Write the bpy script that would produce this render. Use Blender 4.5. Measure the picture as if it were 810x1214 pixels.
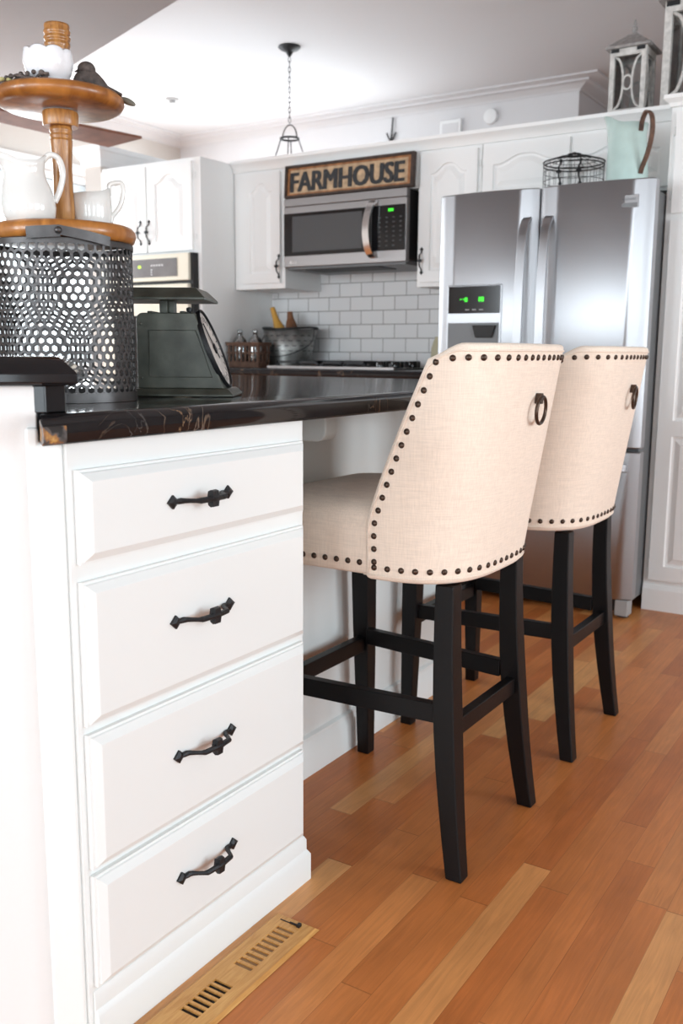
import bpy, bmesh, math, random
from mathutils import Vector, Matrix
from mathutils.geometry import tessellate_polygon
random.seed(7)
PI = math.pi
SC = bpy.context.scene
COL = SC.collection
for _o in list(bpy.data.objects):
    bpy.data.objects.remove(_o)

# ------------------------------------------------------------------ camera
cam_data = bpy.data.cameras.new('camera')
cam = bpy.data.objects.new('camera', cam_data)
COL.objects.link(cam)
SC.camera = cam
YAW, PITCH, ROLL = math.radians(32.457), math.radians(9.663), math.radians(0.362)
_f = Vector((-math.sin(YAW)*math.cos(PITCH), math.cos(YAW)*math.cos(PITCH), -math.sin(PITCH)))
_r = Vector((math.cos(YAW), math.sin(YAW), 0))
_u = _r.cross(_f)
_r2 = _r*math.cos(ROLL) + _u*math.sin(ROLL)
_u2 = -_r*math.sin(ROLL) + _u*math.cos(ROLL)
M4 = Matrix(((_r2.x, _u2.x, -_f.x, 0), (_r2.y, _u2.y, -_f.y, 0), (_r2.z, _u2.z, -_f.z, 1.0), (0, 0, 0, 1)))
cam.matrix_world = M4
cam_data.sensor_fit = 'VERTICAL'
cam_data.sensor_height = 36.0
cam_data.sensor_width = 24.0
cam_data.lens = 36.0*1112.4/1214.0
cam_data.clip_start = 0.02
cam_data.clip_end = 60
cam_data.dof.use_dof = True
cam_data.dof.focus_distance = 1.65
cam_data.dof.aperture_fstop = 6.3

# ------------------------------------------------------------------ world, lights, exposure
W = bpy.data.worlds.new('world')
SC.world = W
W.use_nodes = True
_b = W.node_tree.nodes['Background']
_b.inputs[0].default_value = (0.84, 0.94, 1.0, 1)
_b.inputs[1].default_value = 1.2
SC.view_settings.view_transform = 'Standard'
SC.view_settings.look = 'None'
SC.view_settings.exposure = 0.46
SC.view_settings.gamma = 1.0
SC.view_settings.use_curve_mapping = False
SC.cycles.use_denoising = True
SC.cycles.max_bounces = 8
SC.cycles.diffuse_bounces = 5
SC.cycles.glossy_bounces = 4
SC.cycles.sample_clamp_indirect = 6.0
SC.cycles.caustics_reflective = False
SC.cycles.caustics_refractive = False

def area(name, loc, direction, sx, sy, power, col=(1, 1, 1)):
    l = bpy.data.lights.new(name, 'AREA')
    l.shape = 'RECTANGLE'; l.size = sx; l.size_y = sy
    l.energy = power; l.color = col
    o = bpy.data.objects.new(name, l)
    o.location = loc
    o.rotation_euler = Vector(direction).to_track_quat('-Z', 'Y').to_euler()
    COL.objects.link(o)
    return o

# lamps added as daylight: unseen windows behind camera and right, plus far left wall
YR, XR = -3.4, 3.0            # rear wall, right wall
REARW = [(-3.95, 0.75), (-2.55, 0.75), (-0.6, 1.6), (1.6, 1.6)]
REARP = [95, 95, 30, 22]
for (_x, _w), _p in zip(REARW, REARP):
    area('window_light', (_x, YR-0.02, 1.32), (0, 1, 0), _w, 1.9, _p*_w, (0.83, 0.935, 1.0))
RIGHTW = [(-1.6, 1.6), (0.6, 1.6), (2.4, 1.2)]
for (_y, _w), _p in zip(RIGHTW, (16, 21, 62)):  # lamp nearest the back run raised to brighten its cabinets
    area('window_light', (XR+0.02, _y, 1.25), (-1, 0, 0), 1.7, _w, _p*_w, (0.83, 0.935, 1.0))
for _y in (2.7, 4.6):
    area('window_light', (-5.44, _y, 1.55), (1, 0, -0.05), 1.4, 1.2, 42, (0.90, 0.96, 1.0))
area('window_light', (-4.0, 6.02, 1.6), (0, -1, 0), 1.4, 1.2, 30, (0.90, 0.96, 1.0))

# ------------------------------------------------------------------ materials
def newmat(name):
    m = bpy.data.materials.new(name); m.use_nodes = True
    return m, m.node_tree.nodes, m.node_tree.links, m.node_tree.nodes['Principled BSDF']
def srgb(r, g, b):
    def c(v):
        v /= 255.0
        return v/12.92 if v <= 0.04045 else ((v+0.055)/1.055)**2.4
    return (c(r), c(g), c(b), 1)
def plain(name, col, rough=0.5, metal=0.0, coat=0.0, bump=0.0, bscale=80, emit=None, var=0.0, vscale=12, spec=0.5):
    m, N, L, P = newmat(name)
    P.inputs['Base Color'].default_value = col
    P.inputs['Roughness'].default_value = rough
    P.inputs['Metallic'].default_value = metal
    P.inputs['Coat Weight'].default_value = coat
    P.inputs['Specular IOR Level'].default_value = spec
    tc = N.new('ShaderNodeTexCoord')
    if var > 0:
        n = N.new('ShaderNodeTexNoise'); n.inputs['Scale'].default_value = vscale; n.inputs['Detail'].default_value = 6
        L.new(tc.outputs['Object'], n.inputs['Vector'])
        h = N.new('ShaderNodeMixRGB'); h.blend_type = 'MULTIPLY'; h.inputs[0].default_value = 1
        r = N.new('ShaderNodeMapRange'); r.inputs[1].default_value = 0.3; r.inputs[2].default_value = 0.7
        r.inputs[3].default_value = 1-var; r.inputs[4].default_value = 1+var*0.4
        L.new(n.outputs[0], r.inputs[0]); h.inputs[1].default_value = col
        L.new(r.outputs[0], h.inputs[2]); L.new(h.outputs[0], P.inputs['Base Color'])
    if bump > 0:
        n = N.new('ShaderNodeTexNoise'); n.inputs['Scale'].default_value = bscale; n.inputs['Detail'].default_value = 4
        L.new(tc.outputs['Object'], n.inputs['Vector'])
        b = N.new('ShaderNodeBump'); b.inputs['Strength'].default_value = bump; b.inputs['Distance'].default_value = 0.004
        L.new(n.outputs[0], b.inputs['Height']); L.new(b.outputs[0], P.inputs['Normal'])
    if emit:
        P.inputs['Emission Color'].default_value = emit[0]; P.inputs['Emission Strength'].default_value = emit[1]
    return m

MAT = {}
MAT['cab'] = plain('cabinet_white_paint', (0.82, 0.84, 0.83, 1), 0.38, bump=0.04, bscale=60)
MAT['cab2'] = plain('kitchen_cabinet_paint', (0.87, 0.87, 0.86, 1), 0.4, bump=0.03, bscale=60)
MAT['wall'] = plain('wall_paint', (0.78, 0.77, 0.76, 1), 0.8, bump=0.06, bscale=150)
MAT['wallgrey'] = plain('grey_wall_paint', (0.66, 0.65, 0.66, 1), 0.8, bump=0.06, bscale=150)
MAT['beige'] = plain('beige_wall_paint', (0.60, 0.56, 0.52, 1), 0.8, bump=0.05, bscale=150)
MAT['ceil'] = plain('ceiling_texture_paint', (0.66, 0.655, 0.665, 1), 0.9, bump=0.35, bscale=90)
MAT['soffit'] = plain('soffit_shaded_paint', (0.34, 0.33, 0.335, 1), 0.9, bump=0.2, bscale=90)  # ceiling paint darkened; the soffit's shade is put into its colour
MAT['trim'] = plain('trim_white', (0.82, 0.82, 0.82, 1), 0.4)
MAT['blackwood'] = plain('black_stained_wood', (0.0045, 0.004, 0.0045, 1), 0.42, bump=0.05, bscale=120, spec=0.25)
MAT['iron'] = plain('black_wrought_iron', (0.018, 0.018, 0.02, 1), 0.45, metal=0.4, bump=0.25, bscale=200)
MAT['bronze'] = plain('antique_bronze', (0.09, 0.06, 0.045, 1), 0.36, metal=0.85, var=0.4, vscale=300)
MAT['ceramic'] = plain('white_ironstone', (0.80, 0.79, 0.76, 1), 0.12, coat=0.5)
MAT['milkglass'] = plain('milk_glass', (0.86, 0.87, 0.90, 1), 0.12, coat=0.4)
MAT['gunmetal'] = plain('dark_perforated_metal', (0.085, 0.08, 0.08, 1), 0.42, metal=0.75, var=0.35, vscale=30)
MAT['black'] = plain('black_gloss', (0.008, 0.008, 0.009, 1), 0.12)
MAT['blackmat'] = plain('black_matte', (0.012, 0.012, 0.012, 1), 0.6)
MAT['greyglass'] = plain('microwave_window', (0.075, 0.077, 0.08, 1), 0.2)
MAT['green'] = plain('green_led', (0, 0, 0, 1), 0.5, emit=((0.05, 1, 0.03, 1), 1.1))
MAT['greydark'] = plain('fridge_grey_side', (0.16, 0.165, 0.17, 1), 0.45, metal=0.2, bump=0.1, bscale=200)
MAT['cream'] = plain('bisque_appliance', (0.82, 0.77, 0.64, 1), 0.3)
MAT['panelgrey'] = plain('oven_panel_grey', (0.2, 0.19, 0.19, 1), 0.25, var=0.2)
MAT['greenmetal'] = plain('worn_green_metal', (0.072, 0.076, 0.060, 1), 0.38, metal=0.2, var=0.5, vscale=25, bump=0.08, bscale=60)
MAT['dial'] = plain('aged_dial_face', (0.64, 0.57, 0.52, 1), 0.4, var=0.4, vscale=40)
MAT['mint'] = plain('mint_enamel', (0.54, 0.69, 0.65, 1), 0.2, coat=0.4, var=0.08, vscale=20)
MAT['rust'] = plain('rusty_strap', (0.14, 0.075, 0.05, 1), 0.75, metal=0.2, var=0.5, vscale=60)
MAT['wirered'] = plain('dark_wire', (0.03, 0.028, 0.028, 1), 0.5, metal=0.6)
MAT['lantern'] = plain('whitewashed_wood', (0.64, 0.62, 0.59, 1), 0.75, var=0.3, vscale=50)
MAT['lanternroof'] = plain('greywashed_roof', (0.33, 0.31, 0.30, 1), 0.7, var=0.35, vscale=50)
MAT['brownwood'] = plain('brown_wicker_wood', (0.13, 0.065, 0.04, 1), 0.7, var=0.4, vscale=60)
MAT['zinc'] = plain('galvanised_zinc', (0.28, 0.28, 0.27, 1), 0.42, metal=0.8, var=0.4, vscale=25)
MAT['spoonyellow'] = plain('yellow_beech_wood', (0.62, 0.33, 0.06, 1), 0.5, var=0.2)
MAT['spoonbrown'] = plain('brown_olive_wood', (0.23, 0.09, 0.035, 1), 0.55, var=0.4)
MAT['tan'] = plain('tan_stoneware', (0.42, 0.38, 0.25, 1), 0.5)
MAT['bark'] = plain('dark_bark', (0.11, 0.085, 0.075, 1), 0.8, var=0.6, vscale=90, bump=1.0, bscale=150)
MAT['moss'] = plain('yellow_lichen', (0.5, 0.45, 0.2, 1), 0.8, var=0.4)
MAT['leafgrey'] = plain('dried_leaf', (0.22, 0.21, 0.17, 1), 0.7, var=0.3)
MAT['badge'] = plain('badge_metal', (0.34, 0.34, 0.35, 1), 0.5, metal=0.3)
MAT['blade'] = plain('red_brown_blade', (0.26, 0.11, 0.07, 1), 0.45, var=0.35, vscale=14)
MAT['key'] = plain('dim_key_print', (0.05, 0.05, 0.05, 1), 0.5)
MAT['grey'] = plain('grey_plastic', (0.35, 0.35, 0.35, 1), 0.4)
MAT['whiteplastic'] = plain('white_plastic', (0.82, 0.82, 0.82, 1), 0.4)
MAT['silver'] = plain('bright_chrome', (0.75, 0.74, 0.73, 1), 0.22, metal=1.0)
MAT['signframe'] = plain('charred_frame', (0.05, 0.028, 0.02, 1), 0.7, var=0.6, vscale=40)
MAT['signorange'] = plain('orange_brown_edge', (0.36, 0.15, 0.055, 1), 0.7, var=0.5, vscale=30)
MAT['signtan'] = plain('aged_tan_board', (0.52, 0.36, 0.22, 1), 0.75, var=0.4, vscale=30)
MAT['signink'] = plain('worn_black_ink', (0.035, 0.035, 0.038, 1), 0.8, var=0.5, vscale=60)
MAT['ventshade'] = plain('vent_inside_shade', (0.012, 0.009, 0.007, 1), 0.8)  # near-black stands for the shade inside the open slots

def m_thin_glass(name, tint=(1, 1, 1, 1), refl=0.12, rough=0.03):
    m, N, L, P = newmat(name)
    out = [n for n in N if n.type == 'OUTPUT_MATERIAL'][0]
    t = N.new('ShaderNodeBsdfTransparent'); t.inputs[0].default_value = tint
    g = N.new('ShaderNodeBsdfGlossy'); g.inputs['Roughness'].default_value = rough
    fr = N.new('ShaderNodeFresnel'); fr.inputs[0].default_value = 1.45
    ad = N.new('ShaderNodeMath'); ad.operation = 'ADD'; ad.inputs[1].default_value = refl*0.3; ad.use_clamp = True
    mx = N.new('ShaderNodeMixShader')
    L.new(fr.outputs[0], ad.inputs[0]); L.new(ad.outputs[0], mx.inputs[0])
    L.new(t.outputs[0], mx.inputs[1]); L.new(g.outputs[0], mx.inputs[2]); L.new(mx.outputs[0], out.inputs[0])
    return m
MAT['glass'] = m_thin_glass('clear_glass', (0.96, 0.97, 0.97, 1))
MAT['bottle'] = m_thin_glass('bottle_glass', (0.92, 0.95, 0.96, 1), 0.9)

def m_steel(name, base, rough, vertical=True, fine=900):
    m, N, L, P = newmat(name)
    P.inputs['Base Color'].default_value = base
    P.inputs['Metallic'].default_value = 1.0
    tc = N.new('ShaderNodeTexCoord'); mp = N.new('ShaderNodeMapping')
    mp.inputs['Scale'].default_value = (1, 1, fine) if vertical else (fine, 1, 1)
    n = N.new('ShaderNodeTexNoise'); n.inputs['Scale'].default_value = 1.5; n.inputs['Detail'].default_value = 3
    r = N.new('ShaderNodeMapRange'); r.inputs[3].default_value = rough*0.85; r.inputs[4].default_value = rough*1.2
    L.new(tc.outputs['Object'], mp.inputs[0]); L.new(mp.outputs[0], n.inputs['Vector'])
    L.new(n.outputs[0], r.inputs[0]); L.new(r.outputs[0], P.inputs['Roughness'])
    P.inputs['Anisotropic'].default_value = 0.6; P.inputs['Anisotropic Rotation'].default_value = 0.0
    tg = N.new('ShaderNodeTangent'); tg.direction_type = 'RADIAL'; tg.axis = 'Z'
    L.new(tg.outputs[0], P.inputs['Tangent'])
    return m
MAT['steel'] = m_steel('brushed_stainless', (0.40, 0.40, 0.415, 1), 0.40)
MAT['steel2'] = m_steel('brushed_stainless_warm', (0.27, 0.25, 0.245, 1), 0.36)

def m_floor():
    m, N, L, P = newmat('oak_strip_floor')
    tc = N.new('ShaderNodeTexCoord')
    sep = N.new('ShaderNodeSeparateXYZ'); L.new(tc.outputs['Object'], sep.inputs[0])
    def math_(op, a=None, b=None, c=None):
        n = N.new('ShaderNodeMath'); n.operation = op
        for i, v in enumerate((a, b, c)):
            if v is None: continue
            if isinstance(v, (int, float)): n.inputs[i].default_value = v
            else: L.new(v, n.inputs[i])
        return n.outputs[0]
    PW = 0.056
    row = math_('DIVIDE', sep.outputs[0], PW)
    rid = math_('FLOOR', row)
    rf = math_('FRACT', row)
    wn = N.new('ShaderNodeTexWhiteNoise'); wn.noise_dimensions = '1D'; L.new(rid, wn.inputs['W'])
    LEN = 0.74
    yy = math_('ADD', math_('DIVIDE', sep.outputs[1], LEN), math_('MULTIPLY', wn.outputs['Value'], 7.3))
    # board lengths vary a little by warping y
    bid = math_('FLOOR', yy); bf = math_('FRACT', yy)
    cmb = N.new('ShaderNodeCombineXYZ'); L.new(rid, cmb.inputs[0]); L.new(bid, cmb.inputs[1])
    wn2 = N.new('ShaderNodeTexWhiteNoise'); wn2.noise_dimensions = '2D'; L.new(cmb.outputs[0], wn2.inputs['Vector'])
    ramp = N.new('ShaderNodeValToRGB'); L.new(wn2.outputs['Value'], ramp.inputs[0])
    e = ramp.color_ramp.elements
    e[0].position = 0; e[0].color = srgb(182, 104, 52)
    e[1].position = 1; e[1].color = srgb(218, 160, 102)
    for p_, c_ in ((0.3, srgb(190, 113, 58)), (0.6, srgb(197, 121, 65)), (0.82, srgb(202, 129, 72)), (0.93, srgb(208, 141, 83))):
        x = e.new(p_); x.color = c_
    # grain
    mp = N.new('ShaderNodeMapping'); mp.inputs['Scale'].default_value = (38, 2.2, 1)
    off = N.new('ShaderNodeVectorMath'); off.operation = 'ADD'
    sc = N.new('ShaderNodeVectorMath'); sc.operation = 'SCALE'; sc.inputs['Scale'].default_value = 9.0
    L.new(wn2.outputs['Color'], sc.inputs[0]); L.new(tc.outputs['Object'], off.inputs[0]); L.new(sc.outputs[0], off.inputs[1])
    L.new(off.outputs[0], mp.inputs[0])
    n = N.new('ShaderNodeTexNoise'); n.inputs['Scale'].default_value = 3.0; n.inputs['Detail'].default_value = 8; n.inputs['Distortion'].default_value = 1.2
    L.new(mp.outputs[0], n.inputs['Vector'])
    gr = N.new('ShaderNodeMapRange'); gr.inputs[1].default_value = 0.3; gr.inputs[2].default_value = 0.7; gr.inputs[3].default_value = 0.84; gr.inputs[4].default_value = 1.07
    L.new(n.outputs[0], gr.inputs[0])
    n3 = N.new('ShaderNodeTexNoise'); n3.inputs['Scale'].default_value = 5.0; n3.inputs['Detail'].default_value = 3
    L.new(off.outputs[0], n3.inputs['Vector'])
    gr3 = N.new('ShaderNodeMapRange'); gr3.inputs[1].default_value = 0.3; gr3.inputs[2].default_value = 0.7; gr3.inputs[3].default_value = 0.86; gr3.inputs[4].default_value = 1.1
    L.new(n3.outputs[0], gr3.inputs[0])
    mul = math_('MULTIPLY', gr.outputs[0], gr3.outputs[0])
    # seams
    s1 = math_('LESS_THAN', rf, 0.018); s2 = math_('LESS_THAN', bf, 0.0035)
    seam = math_('MAXIMUM', s1, s2)
    sm = math_('SUBTRACT', 1.0, math_('MULTIPLY', seam, 0.32))
    mul = math_('MULTIPLY', mul, sm)
    mx = N.new('ShaderNodeMixRGB'); mx.blend_type = 'MULTIPLY'; mx.inputs[0].default_value = 1
    L.new(ramp.outputs[0], mx.inputs[1]); L.new(mul, mx.inputs[2]); L.new(mx.outputs[0], P.inputs['Base Color'])
    P.inputs['Roughness'].default_value = 0.36
    P.inputs['Specular IOR Level'].default_value = 0.4
    b = N.new('ShaderNodeBump'); b.inputs['Strength'].default_value = 0.25; b.inputs['Distance'].default_value = 0.002
    L.new(mul, b.inputs['Height']); L.new(b.outputs[0], P.inputs['Normal'])
    return m
MAT['floor'] = m_floor()

def m_counter():
    m, N, L, P = newmat('black_veined_laminate')
    tc = N.new('ShaderNodeTexCoord')
    # distorted thin veins
    n1 = N.new('ShaderNodeTexNoise'); n1.inputs['Scale'].default_value = 7; n1.inputs['Detail'].default_value = 5; n1.inputs['Distortion'].default_value = 2.2
    L.new(tc.outputs['Object'], n1.inputs['Vector'])
    a = N.new('ShaderNodeMath'); a.operation = 'SUBTRACT'; a.inputs[1].default_value = 0.5; L.new(n1.outputs[0], a.inputs[0])
    ab = N.new('ShaderNodeMath'); ab.operation = 'ABSOLUTE'; L.new(a.outputs[0], ab.inputs[0])
    v = N.new('ShaderNodeMapRange'); v.inputs[1].default_value = 0.0; v.inputs[2].default_value = 0.010; v.inputs[3].default_value = 1; v.inputs[4].default_value = 0
    L.new(ab.outputs[0], v.inputs[0])
    n2 = N.new('ShaderNodeTexNoise'); n2.inputs['Scale'].default_value = 4.5; n2.inputs['Detail'].default_value = 2
    mp = N.new('ShaderNodeMapping'); mp.inputs['Location'].default_value = (3.1, 1.7, 0.4)
    L.new(tc.outputs['Object'], mp.inputs[0]); L.new(mp.outputs[0], n2.inputs['Vector'])
    k = N.new('ShaderNodeMapRange'); k.inputs[1].default_value = 0.50; k.inputs[2].default_value = 0.62
    L.new(n2.outputs[0], k.inputs[0])
    vm = N.new('ShaderNodeMath'); vm.operation = 'MULTIPLY'; L.new(v.outputs[0], vm.inputs[0]); L.new(k.outputs[0], vm.inputs[1])
    n3 = N.new('ShaderNodeTexNoise'); n3.inputs['Scale'].default_value = 14; n3.inputs['Detail'].default_value = 4
    L.new(mp.outputs[0], n3.inputs['Vector'])
    rp = N.new('ShaderNodeValToRGB'); L.new(n3.outputs[0], rp.inputs[0])
    rp.color_ramp.elements[0].position = 0.4; rp.color_ramp.elements[0].color = (0.16, 0.15, 0.14, 1)
    rp.color_ramp.elements[1].position = 0.62; rp.color_ramp.elements[1].color = (0.30, 0.18, 0.10, 1)
    # blotches
    n4 = N.new('ShaderNodeTexNoise'); n4.inputs['Scale'].default_value = 10; n4.inputs['Detail'].default_value = 5; n4.inputs['Distortion'].default_value = 1.0
    L.new(tc.outputs['Object'], n4.inputs['Vector'])
    b4 = N.new('ShaderNodeMapRange'); b4.inputs[1].default_value = 0.66; b4.inputs[2].default_value = 0.74; b4.inputs[4].default_value = 0.7
    L.new(n4.outputs[0], b4.inputs[0])
    mxa = N.new('ShaderNodeMath'); mxa.operation = 'MAXIMUM'; L.new(vm.outputs[0], mxa.inputs[0]); L.new(b4.outputs[0], mxa.inputs[1])
    mx = N.new('ShaderNodeMixRGB'); mx.inputs[1].default_value = (0.012, 0.011, 0.012, 1)
    L.new(mxa.outputs[0], mx.inputs[0]); L.new(rp.outputs[0], mx.inputs[2]); L.new(mx.outputs[0], P.inputs['Base Color'])
    P.inputs['Roughness'].default_value = 0.08
    P.inputs['Specular IOR Level'].default_value = 0.38
    return m
MAT['counter'] = m_counter()
def m_end():
    m, N, L, P = newmat('laminate_end_gold')
    tc = N.new('ShaderNodeTexCoord'); n = N.new('ShaderNodeTexNoise'); n.inputs['Scale'].default_value = 42; n.inputs['Detail'].default_value = 5; n.inputs['Distortion'].default_value = 0.6
    L.new(tc.outputs['Object'], n.inputs['Vector'])
    rp = N.new('ShaderNodeValToRGB'); L.new(n.outputs[0], rp.inputs[0])
    e = rp.color_ramp.elements
    e[0].position = 0.44; e[0].color = (0.02, 0.017, 0.016, 1); e[1].position = 0.68; e[1].color = (0.62, 0.42, 0.16, 1)
    for p_, c_ in ((0.50, (0.10, 0.085, 0.08, 1)), (0.55, (0.30, 0.13, 0.04, 1)), (0.60, (0.48, 0.25, 0.07, 1))):
        x = e.new(p_); x.color = c_
    L.new(rp.outputs[0], P.inputs['Base Color']); P.inputs['Roughness'].default_value = 0.25
    return m
MAT['counterend'] = m_end()

def m_tile():
    m, N, L, P = newmat('white_subway_tile')
    tc = N.new('ShaderNodeTexCoord')
    sep = N.new('ShaderNodeSeparateXYZ'); L.new(tc.outputs['Object'], sep.inputs[0])
    cb = N.new('ShaderNodeCombineXYZ'); L.new(sep.outputs[0], cb.inputs[0]); L.new(sep.outputs[2], cb.inputs[1])
    br = N.new('ShaderNodeTexBrick')
    br.offset = 0.5; br.inputs['Color1'].default_value = (0.82, 0.82, 0.82, 1); br.inputs['Color2'].default_value = (0.79, 0.79, 0.80, 1)
    br.inputs['Mortar'].default_value = (0.30, 0.29, 0.28, 1); br.inputs['Scale'].default_value = 1
    br.inputs['Mortar Size'].default_value = 0.0022; br.inputs['Brick Width'].default_value = 0.134; br.inputs['Row Height'].default_value = 0.0715
    br.inputs['Mortar Smooth'].default_value = 0.1
    L.new(cb.outputs[0], br.inputs['Vector']); L.new(br.outputs['Color'], P.inputs['Base Color'])
    P.inputs['Roughness'].default_value = 0.15
    b = N.new('ShaderNodeBump'); b.inputs['Strength'].default_value = 0.5; b.inputs['Distance'].default_value = 0.002; b.invert = True
    L.new(br.outputs['Fac'], b.inputs['Height']); L.new(b.outputs[0], P.inputs['Normal'])
    return m
MAT['tile'] = m_tile()

def m_linen():
    m, N, L, P = newmat('cream_linen')
    tc = N.new('ShaderNodeTexCoord')
    w1 = N.new('ShaderNodeTexNoise'); w2 = N.new('ShaderNodeTexNoise')
    for w_, s_ in ((w1, (30, 30, 420)), (w2, (420, 420, 24))):
        mp = N.new('ShaderNodeMapping'); mp.inputs['Scale'].default_value = s_
        L.new(tc.outputs['Object'], mp.inputs[0]); L.new(mp.outputs[0], w_.inputs['Vector'])
        w_.inputs['Scale'].default_value = 1.0; w_.inputs['Detail'].default_value = 3
    ad = N.new('ShaderNodeMath'); ad.operation = 'ADD'; L.new(w1.outputs[0], ad.inputs[0]); L.new(w2.outputs[0], ad.inputs[1])
    r = N.new('ShaderNodeMapRange'); r.inputs[1].default_value = 0.7; r.inputs[2].default_value = 1.3; r.inputs[3].default_value = 0.90; r.inputs[4].default_value = 1.05
    L.new(ad.outputs[0], r.inputs[0])
    mx = N.new('ShaderNodeMixRGB'); mx.blend_type = 'MULTIPLY'; mx.inputs[0].default_value = 1
    mx.inputs[1].default_value = (0.87, 0.735, 0.62, 1); L.new(r.outputs[0], mx.inputs[2]); L.new(mx.outputs[0], P.inputs['Base Color'])
    P.inputs['Roughness'].default_value = 0.9; P.inputs['Sheen Weight'].default_value = 0.15
    P.inputs['Specular IOR Level'].default_value = 0.2
    b = N.new('ShaderNodeBump'); b.inputs['Strength'].default_value = 0.35; b.inputs['Distance'].default_value = 0.001
    L.new(ad.outputs[0], b.inputs['Height']); L.new(b.outputs[0], P.inputs['Normal'])
    return m
MAT['linen'] = m_linen()

def m_wood(name, c1, c2, rough, scale=(6, 6, 6), axis_stretch=(1, 1, 1), coat=0.3):
    m, N, L, P = newmat(name)
    tc = N.new('ShaderNodeTexCoord'); mp = N.new('ShaderNodeMapping')
    mp.inputs['Scale'].default_value = tuple(a*b for a, b in zip(scale, axis_stretch))
    L.new(tc.outputs['Object'], mp.inputs[0])
    n = N.new('ShaderNodeTexNoise'); n.inputs['Scale'].default_value = 2; n.inputs['Detail'].default_value = 6; n.inputs['Distortion'].default_value = 1.2
    L.new(mp.outputs[0], n.inputs['Vector'])
    rp = N.new('ShaderNodeValToRGB'); rp.color_ramp.elements[0].position = 0.3; rp.color_ramp.elements[1].position = 0.7
    rp.color_ramp.elements[0].color = c1; rp.color_ramp.elements[1].color = c2
    L.new(n.outputs[0], rp.inputs[0]); L.new(rp.outputs[0], P.inputs['Base Color'])
    P.inputs['Roughness'].default_value = rough; P.inputs['Coat Weight'].default_value = coat; P.inputs['Coat Roughness'].default_value = 0.15
    return m
MAT['traywood'] = m_wood('honey_varnished_wood', srgb(128, 74, 28), srgb(186, 122, 58), 0.35, (14, 14, 14), (1, 1, 0.4))
MAT['postwood'] = m_wood('turned_maple_post', srgb(134, 84, 36), srgb(190, 134, 72), 0.35, (60, 60, 8))
MAT['ventwood'] = m_wood('oak_register', srgb(190, 132, 66), srgb(216, 164, 96), 0.4, (70, 6, 30), coat=0.1)

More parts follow.
